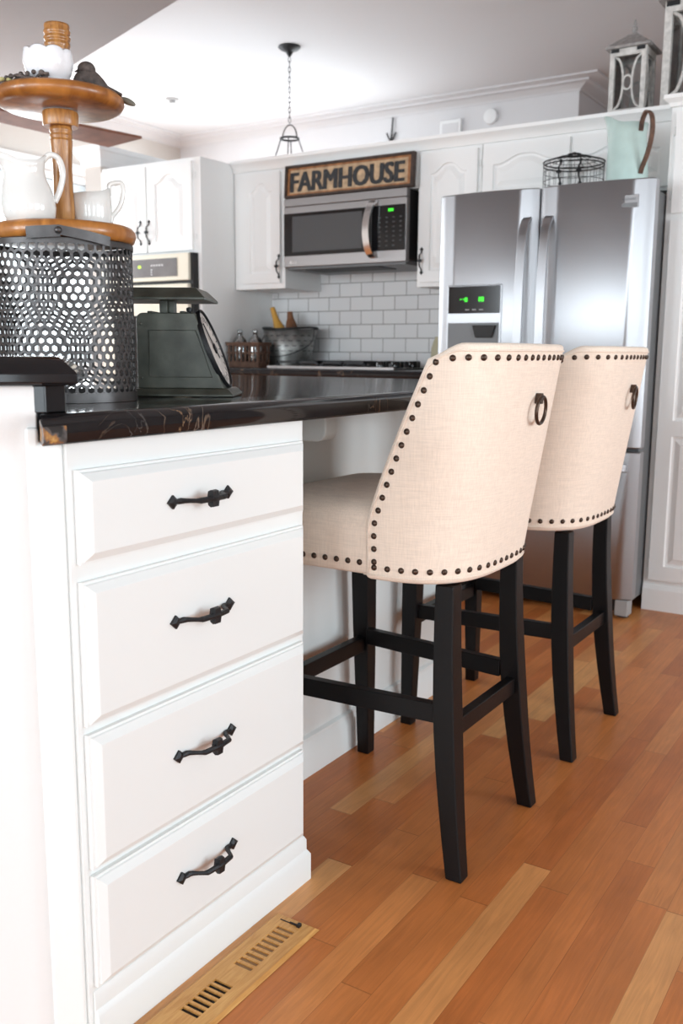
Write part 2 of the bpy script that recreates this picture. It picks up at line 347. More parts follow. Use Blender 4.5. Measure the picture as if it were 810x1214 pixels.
# ------------------------------------------------------------------ mesh helpers
ROOT = {}
class MB:
    def __init__(s): s.bm = bmesh.new()
    def face(s, pts):
        vs = [s.bm.verts.new(p) for p in pts]
        try: return s.bm.faces.new(vs)
        except ValueError: return None
    def box(s, x0, x1, y0, y1, z0, z1, mat=None):
        c = [Vector((x, y, z)) for x in (x0, x1) for y in (y0, y1) for z in (z0, z1)]
        if mat is not None: c = [mat @ v for v in c]
        v = [s.bm.verts.new(p) for p in c]
        for f in ((0, 1, 3, 2), (4, 6, 7, 5), (0, 4, 5, 1), (2, 3, 7, 6), (0, 2, 6, 4), (1, 5, 7, 3)):
            s.bm.faces.new([v[i] for i in f])
        return s
    def loft(s, loops, cap=True, close=True):
        L = [[s.bm.verts.new(p) for p in lp] for lp in loops]
        n = len(L[0])
        for a, b in zip(L, L[1:]):
            for i in range(n if close else n-1):
                j = (i+1) % n
                s.bm.faces.new((a[i], a[j], b[j], b[i]))
        if cap:
            s.bm.faces.new(list(reversed(L[0]))); s.bm.faces.new(L[-1])
        return s
    def prism(s, poly, axis, a, b, mat=None):
        def P(u, v, t):
            p = {'x': (t, u, v), 'y': (u, t, v), 'z': (u, v, t)}[axis]
            p = Vector(p); return mat @ p if mat is not None else p
        return s.loft([[P(u, v, a) for u, v in poly], [P(u, v, b) for u, v in poly]])
    def lathe(s, prof, n=32, mat=None, cap=True, fr=None):
        loops = []
        for r, z in prof:
            lp = []
            for i in range(n):
                t = 2*PI*i/n
                k = fr(t, z) if fr else 1.0
                p = Vector((r*k*math.cos(t), r*k*math.sin(t), z))
                lp.append(mat @ p if mat is not None else p)
            loops.append(lp)
        return s.loft(loops, cap=cap)
    def tube(s, pts, r, n=8, cyclic=False, cap=True):
        pts = [Vector(p) for p in pts]; m = len(pts)
        rr = r if isinstance(r, (list, tuple)) else [r]*m
        up = None; loops = []
        for i in range(m):
            a = pts[(i-1) % m] if (cyclic or i > 0) else pts[i]
            b = pts[(i+1) % m] if (cyclic or i < m-1) else pts[i]
            t = (b-a).normalized()
            if up is None:
                up = t.orthogonal().normalized()
            up = (up - t*up.dot(t)).normalized()
            sd = t.cross(up)
            loops.append([pts[i] + (up*math.cos(2*PI*k/n) + sd*math.sin(2*PI*k/n))*rr[i] for k in range(n)])
        if cyclic:
            L = [[s.bm.verts.new(p) for p in lp] for lp in loops]
            for i in range(m):
                a, b = L[i], L[(i+1) % m]
                for k in range(n):
                    j = (k+1) % n; s.bm.faces.new((a[k], a[j], b[j], b[k]))
        else:
            s.loft(loops, cap=cap)
        return s
    def strap(s, pts, wdir, w, th):
        """flat strap following pts; wdir = width direction"""
        pts = [Vector(p) for p in pts]; loops = []
        m = len(pts)
        for i in range(m):
            a = pts[max(0, i-1)]; b = pts[min(m-1, i+1)]
            t = (b-a).normalized()
            wd = Vector(wdir(i) if callable(wdir) else wdir)
            wd = (wd - t*wd.dot(t)).normalized(); nn = t.cross(wd)
            loops.append([pts[i] + wd*w/2*sx + nn*th/2*sy for sx, sy in ((-1, -1), (1, -1), (1, 1), (-1, 1))])
        return s.loft(loops)
    def ball(s, c, r, seg=12, rings=8, sc=(1, 1, 1), mat=None):
        loops = []
        for i in range(1, rings):
            ph = PI*i/rings
            lp = []
            for k in range(seg):
                t = 2*PI*k/seg
                p = Vector((sc[0]*r*math.sin(ph)*math.cos(t), sc[1]*r*math.sin(ph)*math.sin(t), sc[2]*r*math.cos(ph)))
                if mat is not None: p = mat @ p
                lp.append(Vector(c)+p)
            loops.append(lp)
        return s.loft(loops)
    def build(s, name, mat, parent=None, smooth=False, bevel=0.0, seg=2, solid=0.0, sub=0, angle=35):
        bmesh.ops.recalc_face_normals(s.bm, faces=s.bm.faces)
        root = ROOT.get(parent.name) if parent is not None else None
        if root is not None:
            inv = root.matrix_basis.inverted()
            s.bm.transform(inv)
        me = bpy.data.meshes.new(name)
        s.bm.to_mesh(me); s.bm.free()
        me.materials.append(MAT[mat] if isinstance(mat, str) else mat)
        o = bpy.data.objects.new(name, me); COL.objects.link(o)
        if parent is not None:
            o.parent = parent; ROOT[o.name] = root
        if solid:
            md = o.modifiers.new('s', 'SOLIDIFY'); md.thickness = solid; md.offset = 0
        if bevel > 0:
            md = o.modifiers.new('b', 'BEVEL'); md.width = bevel; md.segments = seg; md.limit_method = 'ANGLE'; md.angle_limit = math.radians(angle)
            md.harden_normals = True
        if sub:
            md = o.modifiers.new('u', 'SUBSURF'); md.levels = sub; md.render_levels = sub
        if smooth or bevel > 0:
            for p in me.polygons: p.use_smooth = True
            if not smooth or smooth == 'auto':
                me.set_sharp_from_angle(angle=math.radians(angle if smooth == 'auto' else 50)) if hasattr(me, 'set_sharp_from_angle') else None
        return o

def thing(name, label, cat, loc=(0, 0, 0), rz=0.0, group=None):
    o = bpy.data.objects.new(name, None); COL.objects.link(o)
    o.location = loc; o.rotation_euler = (0, 0, rz)
    o.matrix_basis = Matrix.Translation(Vector(loc)) @ Matrix.Rotation(rz, 4, 'Z')
    o.empty_display_size = 0.05
    o['label'] = label; o['category'] = cat
    if group: o['group'] = group
    ROOT[o.name] = o
    return o
def tag(o, label, cat, group=None):
    o['label'] = label; o['category'] = cat
    if group: o['group'] = group
    return o
def struct(o, label=None):
    o['kind'] = 'structure'
    if label: o['label'] = label
    return o
def text_mesh(body, size_w, size_h, depth=0.002, bold=0.0):
    """bmesh of the text lying in XZ plane facing -Y, lower-left at 0,0"""
    cu = bpy.data.curves.new('t', 'FONT'); cu.body = body; cu.extrude = 0.5; cu.offset = bold; cu.resolution_u = 3
    o = bpy.data.objects.new('t', cu); COL.objects.link(o)
    bpy.context.view_layer.update()
    me = bpy.data.meshes.new_from_object(o.evaluated_get(bpy.context.evaluated_depsgraph_get()))
    bm = bmesh.new(); bm.from_mesh(me)
    bpy.data.objects.remove(o); bpy.data.curves.remove(cu); bpy.data.meshes.remove(me)
    xs = [v.co.x for v in bm.verts]; ys = [v.co.y for v in bm.verts]
    sx = size_w/(max(xs)-min(xs)); sy = size_h/(max(ys)-min(ys)); x0 = min(xs); y0 = min(ys)
    for v in bm.verts:
        x, y, z = v.co
        v.co = Vector(((x-x0)*sx, -(z+0.5)*depth, (y-y0)*sy))
    mb = MB(); mb.bm.free(); mb.bm = bm
    return mb

# ================================================================== STRUCTURE
CEIL = 2.7
f = MB(); f.box(-5.6, 3.2, -3.6, 6.3, -0.06, 0.0)
struct(f.build('floor', 'floor'))
c = MB(); c.box(-5.6, 3.2, -3.6, 6.3, CEIL, CEIL+0.08)
struct(c.build('ceiling', 'ceil'))
# lower soffit over the camera side; its edge runs askew
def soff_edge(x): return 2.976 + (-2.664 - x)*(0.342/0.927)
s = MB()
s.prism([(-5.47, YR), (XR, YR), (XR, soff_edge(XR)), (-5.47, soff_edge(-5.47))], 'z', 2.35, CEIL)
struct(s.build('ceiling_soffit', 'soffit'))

def wall_with_holes(name, mat, axis, c0, c1, u0, u1, z0, z1, holes):
    """wall normal to axis between c0..c1, spanning u0..u1, holes (ua,ub,za,zb)"""
    us = sorted({u0, u1, *[h[0] for h in holes], *[h[1] for h in holes]})
    zs = sorted({z0, z1, *[h[2] for h in holes], *[h[3] for h in holes]})
    mb = MB()
    for a, b in zip(us, us[1:]):
        for p, q in zip(zs, zs[1:]):
            cu, cz = (a+b)/2, (p+q)/2
            if any(h[0] < cu < h[1] and h[2] < cz < h[3] for h in holes): continue
            if axis == 'x': mb.box(c0, c1, a, b, p, q)
            else: mb.box(a, b, c0, c1, p, q)
    bmesh.ops.remove_doubles(mb.bm, verts=mb.bm.verts, dist=1e-5)
    return struct(mb.build(name, mat))
_wi = [0]
def window(axis, c, ua, ub, za, zb, inward, mull=1, rails=1, arch=False):
    """frame with muntins and one pane, set in a wall plane c"""
    _wi[0] += 1
    mb = MB(); fw = 0.05
    def bx(a, b, p, q, d0=-0.03, d1=0.03):
        lo, hi = sorted((c+inward*d0, c+inward*d1))
        if axis == 'x': mb.box(lo, hi, a, b, p, q)
        else: mb.box(a, b, lo, hi, p, q)
    bx(ua, ua+fw, za, zb); bx(ub-fw, ub, za, zb); bx(ua+fw, ub-fw, za, za+fw); bx(ua+fw, ub-fw, zb-fw, zb)
    for i in range(1, mull+1):
        u = ua + (ub-ua)*i/(mull+1); bx(u-0.012, u+0.012, za+fw, zb-fw, -0.015, 0.015)
    for i in range(1, rails+1):
        z = za + (zb-za)*i/(rails+1); bx(ua+fw, ub-fw, z-0.012, z+0.012, -0.012, 0.012)
    # casing
    cw = 0.07
    for a, b, p, q in ((ua-cw, ua, za-cw, zb+cw), (ub, ub+cw, za-cw, zb+cw), (ua, ub, zb, zb+cw), (ua, ub, za-cw, za)):
        bx(a, b, p, q, 0.055, 0.075)
    w = struct(mb.build('window_%d' % _wi[0], 'trim'))
    g = MB()
    if axis == 'x': g.box(c-0.003, c+0.003, ua+fw, ub-fw, za+fw, zb-fw)
    else: g.box(ua+fw, ub-fw, c-0.003, c+0.003, za+fw, zb-fw)
    g.build('pane', 'glass', w)
    return w
rear_holes = [(x-w/2, x+w/2, 0.35, 2.28) for x, w in REARW]
wall_with_holes('wall_rear', 'wall', 'y', YR-0.12, YR, -5.6, XR+0.1, 0, CEIL, rear_holes)
for h in rear_holes: window('y', YR-0.06+0.03, h[0], h[1], h[2], h[3], 1)
right_holes = [(y-w/2, y+w/2, 0.4, 2.1) for y, w in RIGHTW]
wall_with_holes('wall_right', 'wall', 'x', XR, XR+0.12, YR, 6.2, 0, CEIL, right_holes)
for h in right_holes: window('x', XR+0.03, h[0], h[1], h[2], h[3], -1)
XL = -5.47
left_holes = [(2.1, 3.3, 0.85, 2.25), (4.0, 5.2, 0.85, 2.25)]
wall_with_holes('wall_left', 'beige', 'x', XL-0.12, XL, YR, 6.2, 0, CEIL, left_holes)
for h in left_holes: window('x', XL-0.03, h[0], h[1], h[2], h[3], 1)
YF = 6.1
far_holes = [(-4.85, -4.45, 0.9, 2.47), (-4.25, -3.75, 0.9, 2.27)]
far_holes = [(-4.6, -3.4, 0.9, 2.2)]
wall_with_holes('wall_far', 'wallgrey', 'y', YF, YF+0.12, XL, -2.12, 0, CEIL, far_holes)
for h in far_holes: window('y', YF+0.03, h[0], h[1], h[2], h[3], -1)
w = MB(); w.box(-2.24, -2.12, YF+0.12, 9.0, 0, CEIL); struct(w.build('wall_far_return', 'wallgrey'))
w = MB(); w.box(-2.12, XR+0.12, 8.9, 9.0, 0, CEIL); struct(w.build('wall_far_end', 'wallgrey'))
w = MB(); w.box(XR, XR+0.12, 6.2, 9.0, 0, CEIL); struct(w.build('wall_right_end', 'wallgrey'))
w = MB(); w.box(-2.3, 3.2, 6.3, 9.1, CEIL, CEIL+0.08); struct(w.build('ceiling_far', 'ceil'))
w = MB(); w.box(-2.3, 3.2, 6.3, 9.1, -0.06, 0); struct(w.build('floor_far', 'floor'))
# arched window blind on the left wall (a fan shaped light high up)
mb = MB()
arc = [(5.55+0.22*math.cos(t), 2.30+0.20*math.sin(t)) for t in [PI*i/16 for i in range(17)]]
mb.prism(arc, 'x', XL, XL+0.03)
struct(mb.build('window_9', plain('lit_arch_glass', (0.9, 0.9, 0.9, 1), 0.4, emit=((1, 1, 1, 1), 1.2))))
# stepped ceiling moulding along the far and left wall
def moulding(idx, pr):
    """profile pr of (distance from wall, z) swept along left wall, far wall, and round the outside corner"""
    path = [((XL, 1.6), (1, 0)), ((XL, YF), (1, -1)), ((-2.12, YF), (1, -1)), ((-2.12, 8.9), (1, 0))]
    mb = MB(); loops = []
    for (px, py), (nx, ny) in path:
        loops.append([Vector((px+nx*d, py+ny*d, z)) for d, z in pr])
    mb.loft(loops)
    struct(mb.build('trim_%d' % idx, 'ceil', bevel=0.002))
moulding(1, [(0, 2.638), (0.012, 2.638), (0.015, 2.646), (0.06, 2.668), (0.085, 2.676), (0.088, 2.686), (0.165, 2.689), (0.168, 2.6995), (0, 2.6995)])
# partition behind the kitchen run
w = MB(); w.box(-3.32, 0.6, 4.30, 4.40, 0, 1.90); struct(w.build('wall_back', 'wall'))
w = MB(); w.box(-3.19, -1.6, 4.288, 4.30, 0.92, 1.46); struct(w.build('wall_backsplash', 'tile'))
# pillar wall with a crown, left of the oven cabinet
w = MB(); w.box(-4.02, -3.90, 3.72, 5.6, 0, 2.02); struct(w.build('wall_pillar', 'beige'))
w = MB()
def ring_crown(x0, x1, y0, y1, pr):
    return [[Vector((x0-d, y0-d, z)), Vector((x1+d, y0-d, z)), Vector((x1+d, y1+d, z)), Vector((x0-d, y1+d, z))] for d, z in pr]
w.loft(ring_crown(-4.02, -3.90, 3.72, 5.6, [(0.001, 1.965), (0.012, 1.967), (0.016, 2.0), (0.04, 2.04), (0.05, 2.045), (0.05, 2.07), (0.0, 2.071)]))
struct(w.build('trim_3', 'trim'))

# ================================================================== CABINETRY HELPERS
def frame_map(origin, u, v, n):
    """4x4: (a, b, c) -> origin + a*u + b*v + c*n"""
    o, u, v, n = map(Vector, (origin, u, v, n))
    return Matrix(((u.x, v.x, n.x, o.x), (u.y, v.y, n.y, o.y), (u.z, v.z, n.z, o.z), (0, 0, 0, 1)))
def rectloop(w, h, i, d, M): return [M @ Vector(p) for p in ((i, i, d), (w-i, i, d), (w-i, h-i, d), (i, h-i, d))]
def slab_front(M, w, h, prof, name, mat, parent, bevel=0.0008):
    mb = MB(); mb.loft([rectloop(w, h, i, d, M) for i, d in prof])
    return mb.build(name, mat, parent)
def arch_outline(w, h, ins, rise, n=28, inset=0.0):
    """closed outline: bottom-left, bottom-right, then the top from right to left"""
    x0, x1, y0, yt = ins+inset, w-ins-inset, ins+inset, h-ins-inset
    pts = [(x0, y0), (x1, y0)]
    for i in range(n+1):
        u = 1-i/n; x = x0+(x1-x0)*u
        t = abs(2*u-1)
        if rise <= 0: dz = 0
        else:
            k = max(0.0, 1-t/0.9)
            dz = rise*(1-(math.sin(min(1, k)*PI/2)**0.85))
            dz = rise*(1-(0.5-0.5*math.cos(PI*min(1, k*1.15)))) if k < 0.87 else rise*(1-1.0)
            dz = rise*(1-(0.5-0.5*math.cos(PI*min(1, k*1.15))))
        pts.append((x, yt-dz))
    return pts
def panel_door(M, w, h, parent, name='door', mat='cab2', th=0.018, ins=0.055, rise=0.04, panels=None):
    mb = MB()
    outer = [(0, 0), (w, 0), (w, h), (0, h)]
    panels = panels or [(0, 0, w, h, rise)]
    holes = []
    for (px, py, pw, ph, rs) in panels:
        holes.append([(px+a, py+b) for a, b in arch_outline(pw, ph, ins, rs)])
    # face with holes
    tess = tessellate_polygon([[Vector((a, b, 0)) for a, b in outer]] + [[Vector((a, b, 0)) for a, b in hh] for hh in holes])
    allp = outer + [p for hh in holes for p in hh]
    vs = [mb.bm.verts.new(M @ Vector((a, b, th))) for a, b in allp]
    for t in tess:
        try: mb.bm.faces.new([vs[i] for i in t])
        except ValueError: pass
    base = [mb.bm.verts.new(M @ Vector((a, b, 0))) for a, b in outer]
    for i in range(4):
        j = (i+1) % 4
        mb.bm.faces.new((vs[i], base[i], base[j], vs[j]))
    mb.bm.faces.new(base)
    k = 4
    for (px, py, pw, ph, rs), hh in zip(panels, holes):
        prev = vs[k:k+len(hh)]; k += len(hh)
        for inset, d in ((0.003, th-0.007), (0.012, th-0.008), (0.034, th-0.001)):
            pts = arch_outline(pw, ph, ins, rs, inset=inset)
            cur = [mb.bm.verts.new(M @ Vector((px+a, py+b, d))) for a, b in pts]
            for i in range(len(cur)):
                j = (i+1) % len(cur)
                mb.bm.faces.new((prev[i], prev[j], cur[j], cur[i]))
            prev = cur
        mb.bm.faces.new(prev)
    return mb.build(name, mat, parent)
def pull(M, Ln, parent, name='handle', k=1.0, mat='iron', bow=0.022):
    """wrought pull: diamond ends, bowed grip, diamond collar; M maps (along, across, out)"""
    mb = MB()
    pts = []; rr = []
    n = 26
    for i in range(n+1):
        t = i/n; a = (t-0.5)*Ln*0.88
        e = min(t, 1-t)
        q = min(1.0, max(0.0, (e-0.11)/0.17)); q = q*q*(3-2*q)
        pts.append(M @ Vector((a, 0, 0.003+bow*k*(q + 0.08*math.sin(PI*max(0, e-0.28)/0.44)))))
        r = 0.0034 + 0.0016*max(0, 1-abs(e-0.10)/0.08) + (0.0012 if e > 0.25 else 0)
        rr.append(r*k*(1+0.35*math.exp(-((t-0.5)/0.06)**2)))
    mb.tube(pts, rr, 8)
    for sg in (-1, 1):
        c = sg*Ln*0.45
        d = 0.0105*k
        poly = [(c-d*1.1, 0), (c, -d), (c+d*1.1, 0), (c, d)]
        mb.loft([[M @ Vector((a, b, 0.0)) for a, b in poly], [M @ Vector((a, b, 0.0035*k)) for a, b in poly],
                 [M @ Vector((c+(a-c)*0.4, b*0.4, 0.0065*k)) for a, b in poly]])
    d = 0.0125*k; o = bow*k+0.003
    for half in (1,):
        poly = [(-d*0.72, 0), (-d*0.5, -d*1.05), (d*0.5, -d*1.05), (d*0.72, 0), (d*0.5, d*1.05), (-d*0.5, d*1.05)]
        mb.loft([[M @ Vector((a*0.8, b*0.8, o-0.006*k)) for a, b in poly], [M @ Vector((a, b, o)) for a, b in poly],
                 [M @ Vector((a*0.9, b*0.9, o+0.006*k)) for a, b in poly]])
    return mb.build(name, mat, parent, smooth='auto', angle=32)

# ================================================================== PONY WALL + STRIP + BAR
S2 = math.sqrt(0.5)
P0 = Vector((-0.975, 0.815, 0))
WD = Vector((S2, S2, 0)); WN = Vector((S2, -S2, 0))     # along the wall to the right, out towards the room
def PW(a, b, z=0): return P0 + WD*a + WN*b + Vector((0, 0, z))
Mw = Matrix(((WD.x, WN.x, 0, P0.x), (WD.y, WN.y, 0, P0.y), (0, 0, 1, 0), (0, 0, 0, 1)))
w = MB(); w.box(-1.3, -0.008, -0.11, 0.0, 0, 0.9555, Mw)
struct(w.build('wall_pony', 'wall', bevel=0.002))
w = MB(); w.loft([[PW(a_, b_, z_) for a_, z_ in ((-0.0225, 0), (0.0225, 0), (0.0225, 0.8825), (-0.006, 0.8825), (-0.006, 0.9025), (-0.0225, 0.9025))] for b_ in (0.0, 0.010)])
struct(w.build('trim_4', 'cab', bevel=0.0045, seg=4))
bar = thing('raised_bar', 'black veined narrow bar ledge capping the white half wall at far left', 'bar ledge', tuple(PW(-0.6, 0, 0.9555)))
mb = MB()
def barloop(i, z): return [PW(-1.3, 0.022-i, z), PW(0.047-i, 0.022-i, z), PW(0.047-i, -0.14+i, z), PW(-1.3, -0.14+i, z)]
mb.loft([barloop(0.004, 0.9560), barloop(0.0, 0.960), barloop(0, 0.9705), barloop(0.004, 0.9745), barloop(0.023, 0.9915), barloop(0.029, 0.9925)])
mb.build('ledge_top', 'counter', bar, bevel=0.002)
mb = MB()
mb.loft([[Vector((*p, z)) for p in ((-0.984, 0.8063), (-0.972, 0.8183-0.001), (-0.972, 0.850), (-1.00, 0.878), (-1.033, 0.856))] for z in (0.9205, 0.9555)])
o = mb.build('splash_end', 'counter', bar, bevel=0.0015)
o['label'] = 'short black upright piece under the ledge end'

# ================================================================== ISLAND COUNTER
ct = thing('countertop', 'black veined laminate worktop with rolled edge over the drawer cabinet and stools', 'countertop', (-1.5, 1.6, 0.883))
edge = [(0.004, 0.883), (0.0, 0.888), (0.0, 0.908), (0.004, 0.916), (0.012, 0.920)]
def cloop(i, z):
    return [Vector(p) for p in ((-0.928-i, 0.775+i*0.5, z), (-0.928-i, 2.60-i, z), (-2.12+i, 2.60-i, z), (-2.12+i, -0.16, z), (-1.053, 0.907, z), (-0.978, 0.832, z), (-0.962, 0.800, z))]
mb = MB(); mb.loft([cloop(i, z) for i, z in edge])
mb.build('worktop', 'counter', ct, smooth='auto', angle=60)
mb = MB()
mb.loft([[Vector((-0.9612, 0.7975, z)), Vector((-0.9278-d, 0.7742, z)), Vector((-0.9278-d, 0.812, z)), Vector((-0.958, 0.820, z))] for d, z in ((0.003, 0.8835), (-0.0008, 0.888), (-0.0008, 0.905), (0.004, 0.914))])
o = mb.build('worn_end_cap', 'counterend', ct, bevel=0.001)
o['label'] = 'golden worn patch on the worktop edge end'

# ================================================================== DRAWER CABINET
XF = -0.950
dc = thing('drawer_cabinet', 'white cabinet with four stacked drawers and black pulls at the island end', 'cabinet', (-1.075, 1.09, 0))
mb = MB(); mb.box(-1.2, XF, 0.828, 1.364, 0.0, 0.8825)
mb.build('carcass', 'cab', dc, bevel=0.0015)
mb = MB()
bprof = [(XF, 0.0), (XF+0.016, 0.0), (XF+0.016, 0.062), (XF+0.010, 0.072), (XF+0.008, 0.074), (XF+0.008, 0.094), (XF+0.002, 0.102), (XF, 0.104)]
loops = []
def off_loop(dx, z):
    return [Vector((XF+dx, 0.835, z)), Vector((XF+dx, 1.364+dx, z)), Vector((-1.195, 1.364+dx, z)), Vector((-1.195, 1.3642, z)), Vector((XF+0.0002, 1.3642, z)), Vector((XF+0.0002, 0.835, z))]
mb.loft([off_loop(d, z) for d, z in ((0.011, 0.0), (0.011, 0.052), (0.0065, 0.060), (0.005, 0.062), (0.005, 0.082), (0.001, 0.090))])
mb.build('base_moulding', 'cab', dc, bevel=0.0012)
for z0, z1, zh in ((0.719, 0.846, 0.7835), (0.492, 0.695, 0.603), (0.2805, 0.480, 0.391), (0.0985, 0.2705, 0.190)):
    M = frame_map((XF, 0.838, z0), (0, 1, 0), (0, 0, 1), (1, 0, 0))
    w_ = 1.353-0.838
    d = slab_front(M, w_, z1-z0, [(0, 0.0005), (0, 0.008), (0.0035, 0.0085), (0.0045, 0.0115), (0.0150, 0.0187), (0.0158, 0.019)], 'drawer', 'cab', dc)
    Mh = frame_map((XF+0.019, 1.067, zh), (0, 1, 0), (0, 0, 1), (1, 0, 0))
    pull(Mh, 0.139, d)

# island body with back panel, baseboard and counter bracket
isl = thing('island_base', 'plain white panelled island body behind the stools under the black worktop', 'island', (-1.65, 1.7, 0))
mb = MB(); mb.prism([(-1.205, 0.89), (-1.205, 2.47), (-2.05, 2.47), (-2.05, 0.06)], 'z', 0, 0.8825)
mb.build('body_panel', 'cab', isl, bevel=0.002)
mb = MB(); mb.prism([(-1.2045, 0.0), (-1.190, 0.0), (-1.190, 0.075), (-1.196, 0.085), (-1.196, 0.095), (-1.2045, 0.10)], 'y', 1.39, 2.484)
mb.build('base_moulding', 'cab', isl, bevel=0.001)
mb = MB(); mb.prism([(-1.204, 0.0), (-1.204, 0.015), (-2.05, 0.015), (-2.05, 0.0)], 'z', 0, 0.09, Matrix.Translation((0, 2.47, 0)))
mb.build('end_moulding', 'cab', isl, bevel=0.001)
mb = MB()
br = [(-1.2045, 0.8825), (-1.2045, 0.815), (-1.095, 0.815)]
for i in range(1, 9):
    t = -PI/2 + PI/2*i/8; br.append((-1.095+0.025*math.cos(t), 0.840+0.025*math.sin(t)))
br.append((-1.070, 0.8825))
mb.prism(br, 'y', 1.62, 1.665)
mb.build('counter_bracket', 'cab', isl, bevel=0.004, seg=3)
for yy, zz in ((1.93, 0.76),):
    pass

# ================================================================== STOOLS
def make_stool(loc, label, ring_rot=0.0):
    root = thing('bar_stool', label, 'bar stool', loc, 0, 'cream upholstered bar stools along the island')
    T = root.matrix_basis
    def W_(p): return T @ Vector(p)
    ZB, ZT = 0.575, 1.018
    HW = 0.220
    def xr(z):                      # rear of the shell at its centre
        t = (z-ZB)/(ZT-ZB)
        return 0.226 + 0.068*t
    def xf(z):                      # front edge of the wings
        t = max(0.0, (z-0.68)/(ZT-0.68))
        return 0.034 + 0.132*t**1.1 + 0.0
    def hw(z):
        t = (z-ZB)/(ZT-ZB); return HW - 0.006*t + 0.008*math.sin(PI*t)
    def P(a, z, off=0.0):           # a in -1..1 along the U
        th = a*PI/2
        s_, c_ = math.sin(th), math.cos(th)
        e = 2/3.0
        y = hw(z)*math.copysign(abs(s_)**e, s_); D = xr(z)-xf(z)
        x = xf(z) + D*(abs(c_)**e)
        p = Vector((x, y, z))
        if off:
            q = P(min(1, a+0.01), z); r = P(max(-1, a-0.01), z)
            t = (q-r); t.z = 0
            if t.length < 1e-9: t = Vector((-1, 0, 0))
            t.normalize(); n = Vector((t.y, -t.x, 0))
            if abs(a) > 0.985: n = Vector((0, math.copysign(1, a), 0))
            p = p + n*off
        return p
    NA, NZ = 48, 22
    def topcut(a):
        e = abs(a)
        return 0.028*max(0.0, (e-0.80)/0.20)**2.2
    def grid(off):
        g = []
        for j in range(NZ+1):
            row = []
            for i in range(NA+1):
                a = -1+2*i/NA
                zt = ZT - topcut(a)
                z = ZB + (zt-ZB)*j/NZ
                row.append(P(a, z, off))
            g.append(row)
        return g
    go, gi = grid(0.0), grid(-0.036)
    # keep the inner skin behind the front edge
    mb = MB()
    vo = [[mb.bm.verts.new(W_(p)) for p in r] for r in go]
    vi = [[mb.bm.verts.new(W_(p)) for p in r] for r in gi]
    for j in range(NZ):
        for i in range(NA):
            mb.bm.faces.new((vo[j][i], vo[j][i+1], vo[j+1][i+1], vo[j+1][i]))
            mb.bm.faces.new((vi[j][i], vi[j+1][i], vi[j+1][i+1], vi[j][i+1]))
        for i in (0, NA):
            a, b = vo[j][i], vo[j+1][i]; c, d = vi[j][i], vi[j+1][i]
            mb.bm.faces.new((a, b, d, c))
    for i in range(NA):
        mb.bm.faces.new((vo[NZ][i], vo[NZ][i+1], vi[NZ][i+1], vi[NZ][i]))
        mb.bm.faces.new((vo[0][i], vi[0][i], vi[0][i+1], vo[0][i+1]))
    back = mb.build('backrest', 'linen', root, smooth=True, bevel=0.011, seg=4, angle=55)
    # piping seams
    path = []
    inset = 0.011
    zlist = [0.5905 + (ZT-0.014-0.5905-0.028)*k/20 for k in range(21)]
    def edge_a(z, dist):           # parameter a so that the point is dist behind the front edge
        lo, hi = 0.5, 1.0
        for _ in range(24):
            m_ = (lo+hi)/2
            if P(m_, z).x - xf(z) > dist: lo = m_
            else: hi = m_
        return lo
    pA = [P(-edge_a(z, inset), z, 0.0006) for z in zlist]
    zt_ = ZT-0.014
    aA = edge_a(zt_-0.02, inset)
    top = []
    for k in range(1, 60):
        a = -aA + 2*aA*k/60
        top.append(P(a, ZT-0.013-topcut(a)*0.9, 0.0006))
    pB = [P(edge_a(z, inset), z, 0.0006) for z in reversed(zlist)]
    mb = MB(); mb.tube([W_(p) for p in pA+top+pB], 0.0020, 6)
    mb.build('seam_piping', 'linen', back, smooth=True)
    mb = MB(); mb.tube([W_(P(-1+2*k/60, 0.586, 0.0006)) for k in range(61)], 0.0020, 6)
    mb.build('seam_piping', 'linen', back, smooth=True)
    # seat
    mb = MB()
    XS0, XS1 = -0.252, 0.20
    def seatloop(i, z, n=10):
        """rounded rectangle, tucked inside the shell at the rear"""
        pts = []
        x0, x1, y0, y1 = XS0+i, XS1, -0.2165+i, 0.2165-i
        r = 0.045
        for cx, cy, t0 in ((x1-r-0.09, y0+r, -PI/2), (x1-r-0.09, y1-r, 0), (x0+r, y1-r, PI/2), (x0+r, y0+r, PI)):
            for k in range(n+1):
                t = t0 + PI/2*k/n
                pts.append(W_((cx+r*math.cos(t), cy+r*math.sin(t), z)))
        return pts
    mb.loft([seatloop(0.006, 0.583), seatloop(0.0, 0.588), seatloop(-0.001, 0.62), seatloop(0.0, 0.665), seatloop(0.006, 0.695), seatloop(0.02, 0.712), seatloop(0.045, 0.722), seatloop(0.09, 0.730), seatloop(0.14, 0.733)])
    seat = mb.build('seat', 'linen', root, smooth=True)
    mb = MB()
    lp = seatloop(-0.0006, 0.597)
    mb.tube(lp[1:], 0.0020, 6)
    mb.build('seam_piping', 'linen', seat, smooth=True)
    mb = MB(); mb.box(-0.205, 0.13, -0.14, 0.14, 0.574, 0.5835, T); mb.build('seat_frame', 'blackwood', root)
    # nailheads: one mesh shared by all
    dome = MB()
    prof = [(0.0060, -0.001), (0.0060, 0.0006), (0.0050, 0.0026), (0.0030, 0.0038), (0.0006, 0.0042)]
    dome.lathe(prof, 12)
    first = [None]
    def nail(p, n, par):
        p = Vector(p); q = Vector(n).to_track_quat('Z', 'Y')
        if first[0] is None:
            dm = dome; me_o = dm.build('nailhead', 'bronze', par, smooth=True)
            # mesh was moved into the root frame by build: undo
            me_o.data.transform(T)
            first[0] = me_o; o_ = me_o
        else:
            o_ = first[0].copy(); COL.objects.link(o_); o_.parent = par
        o_.matrix_basis = Matrix.Translation(p) @ q.to_matrix().to_4x4()
        o_.parent = par
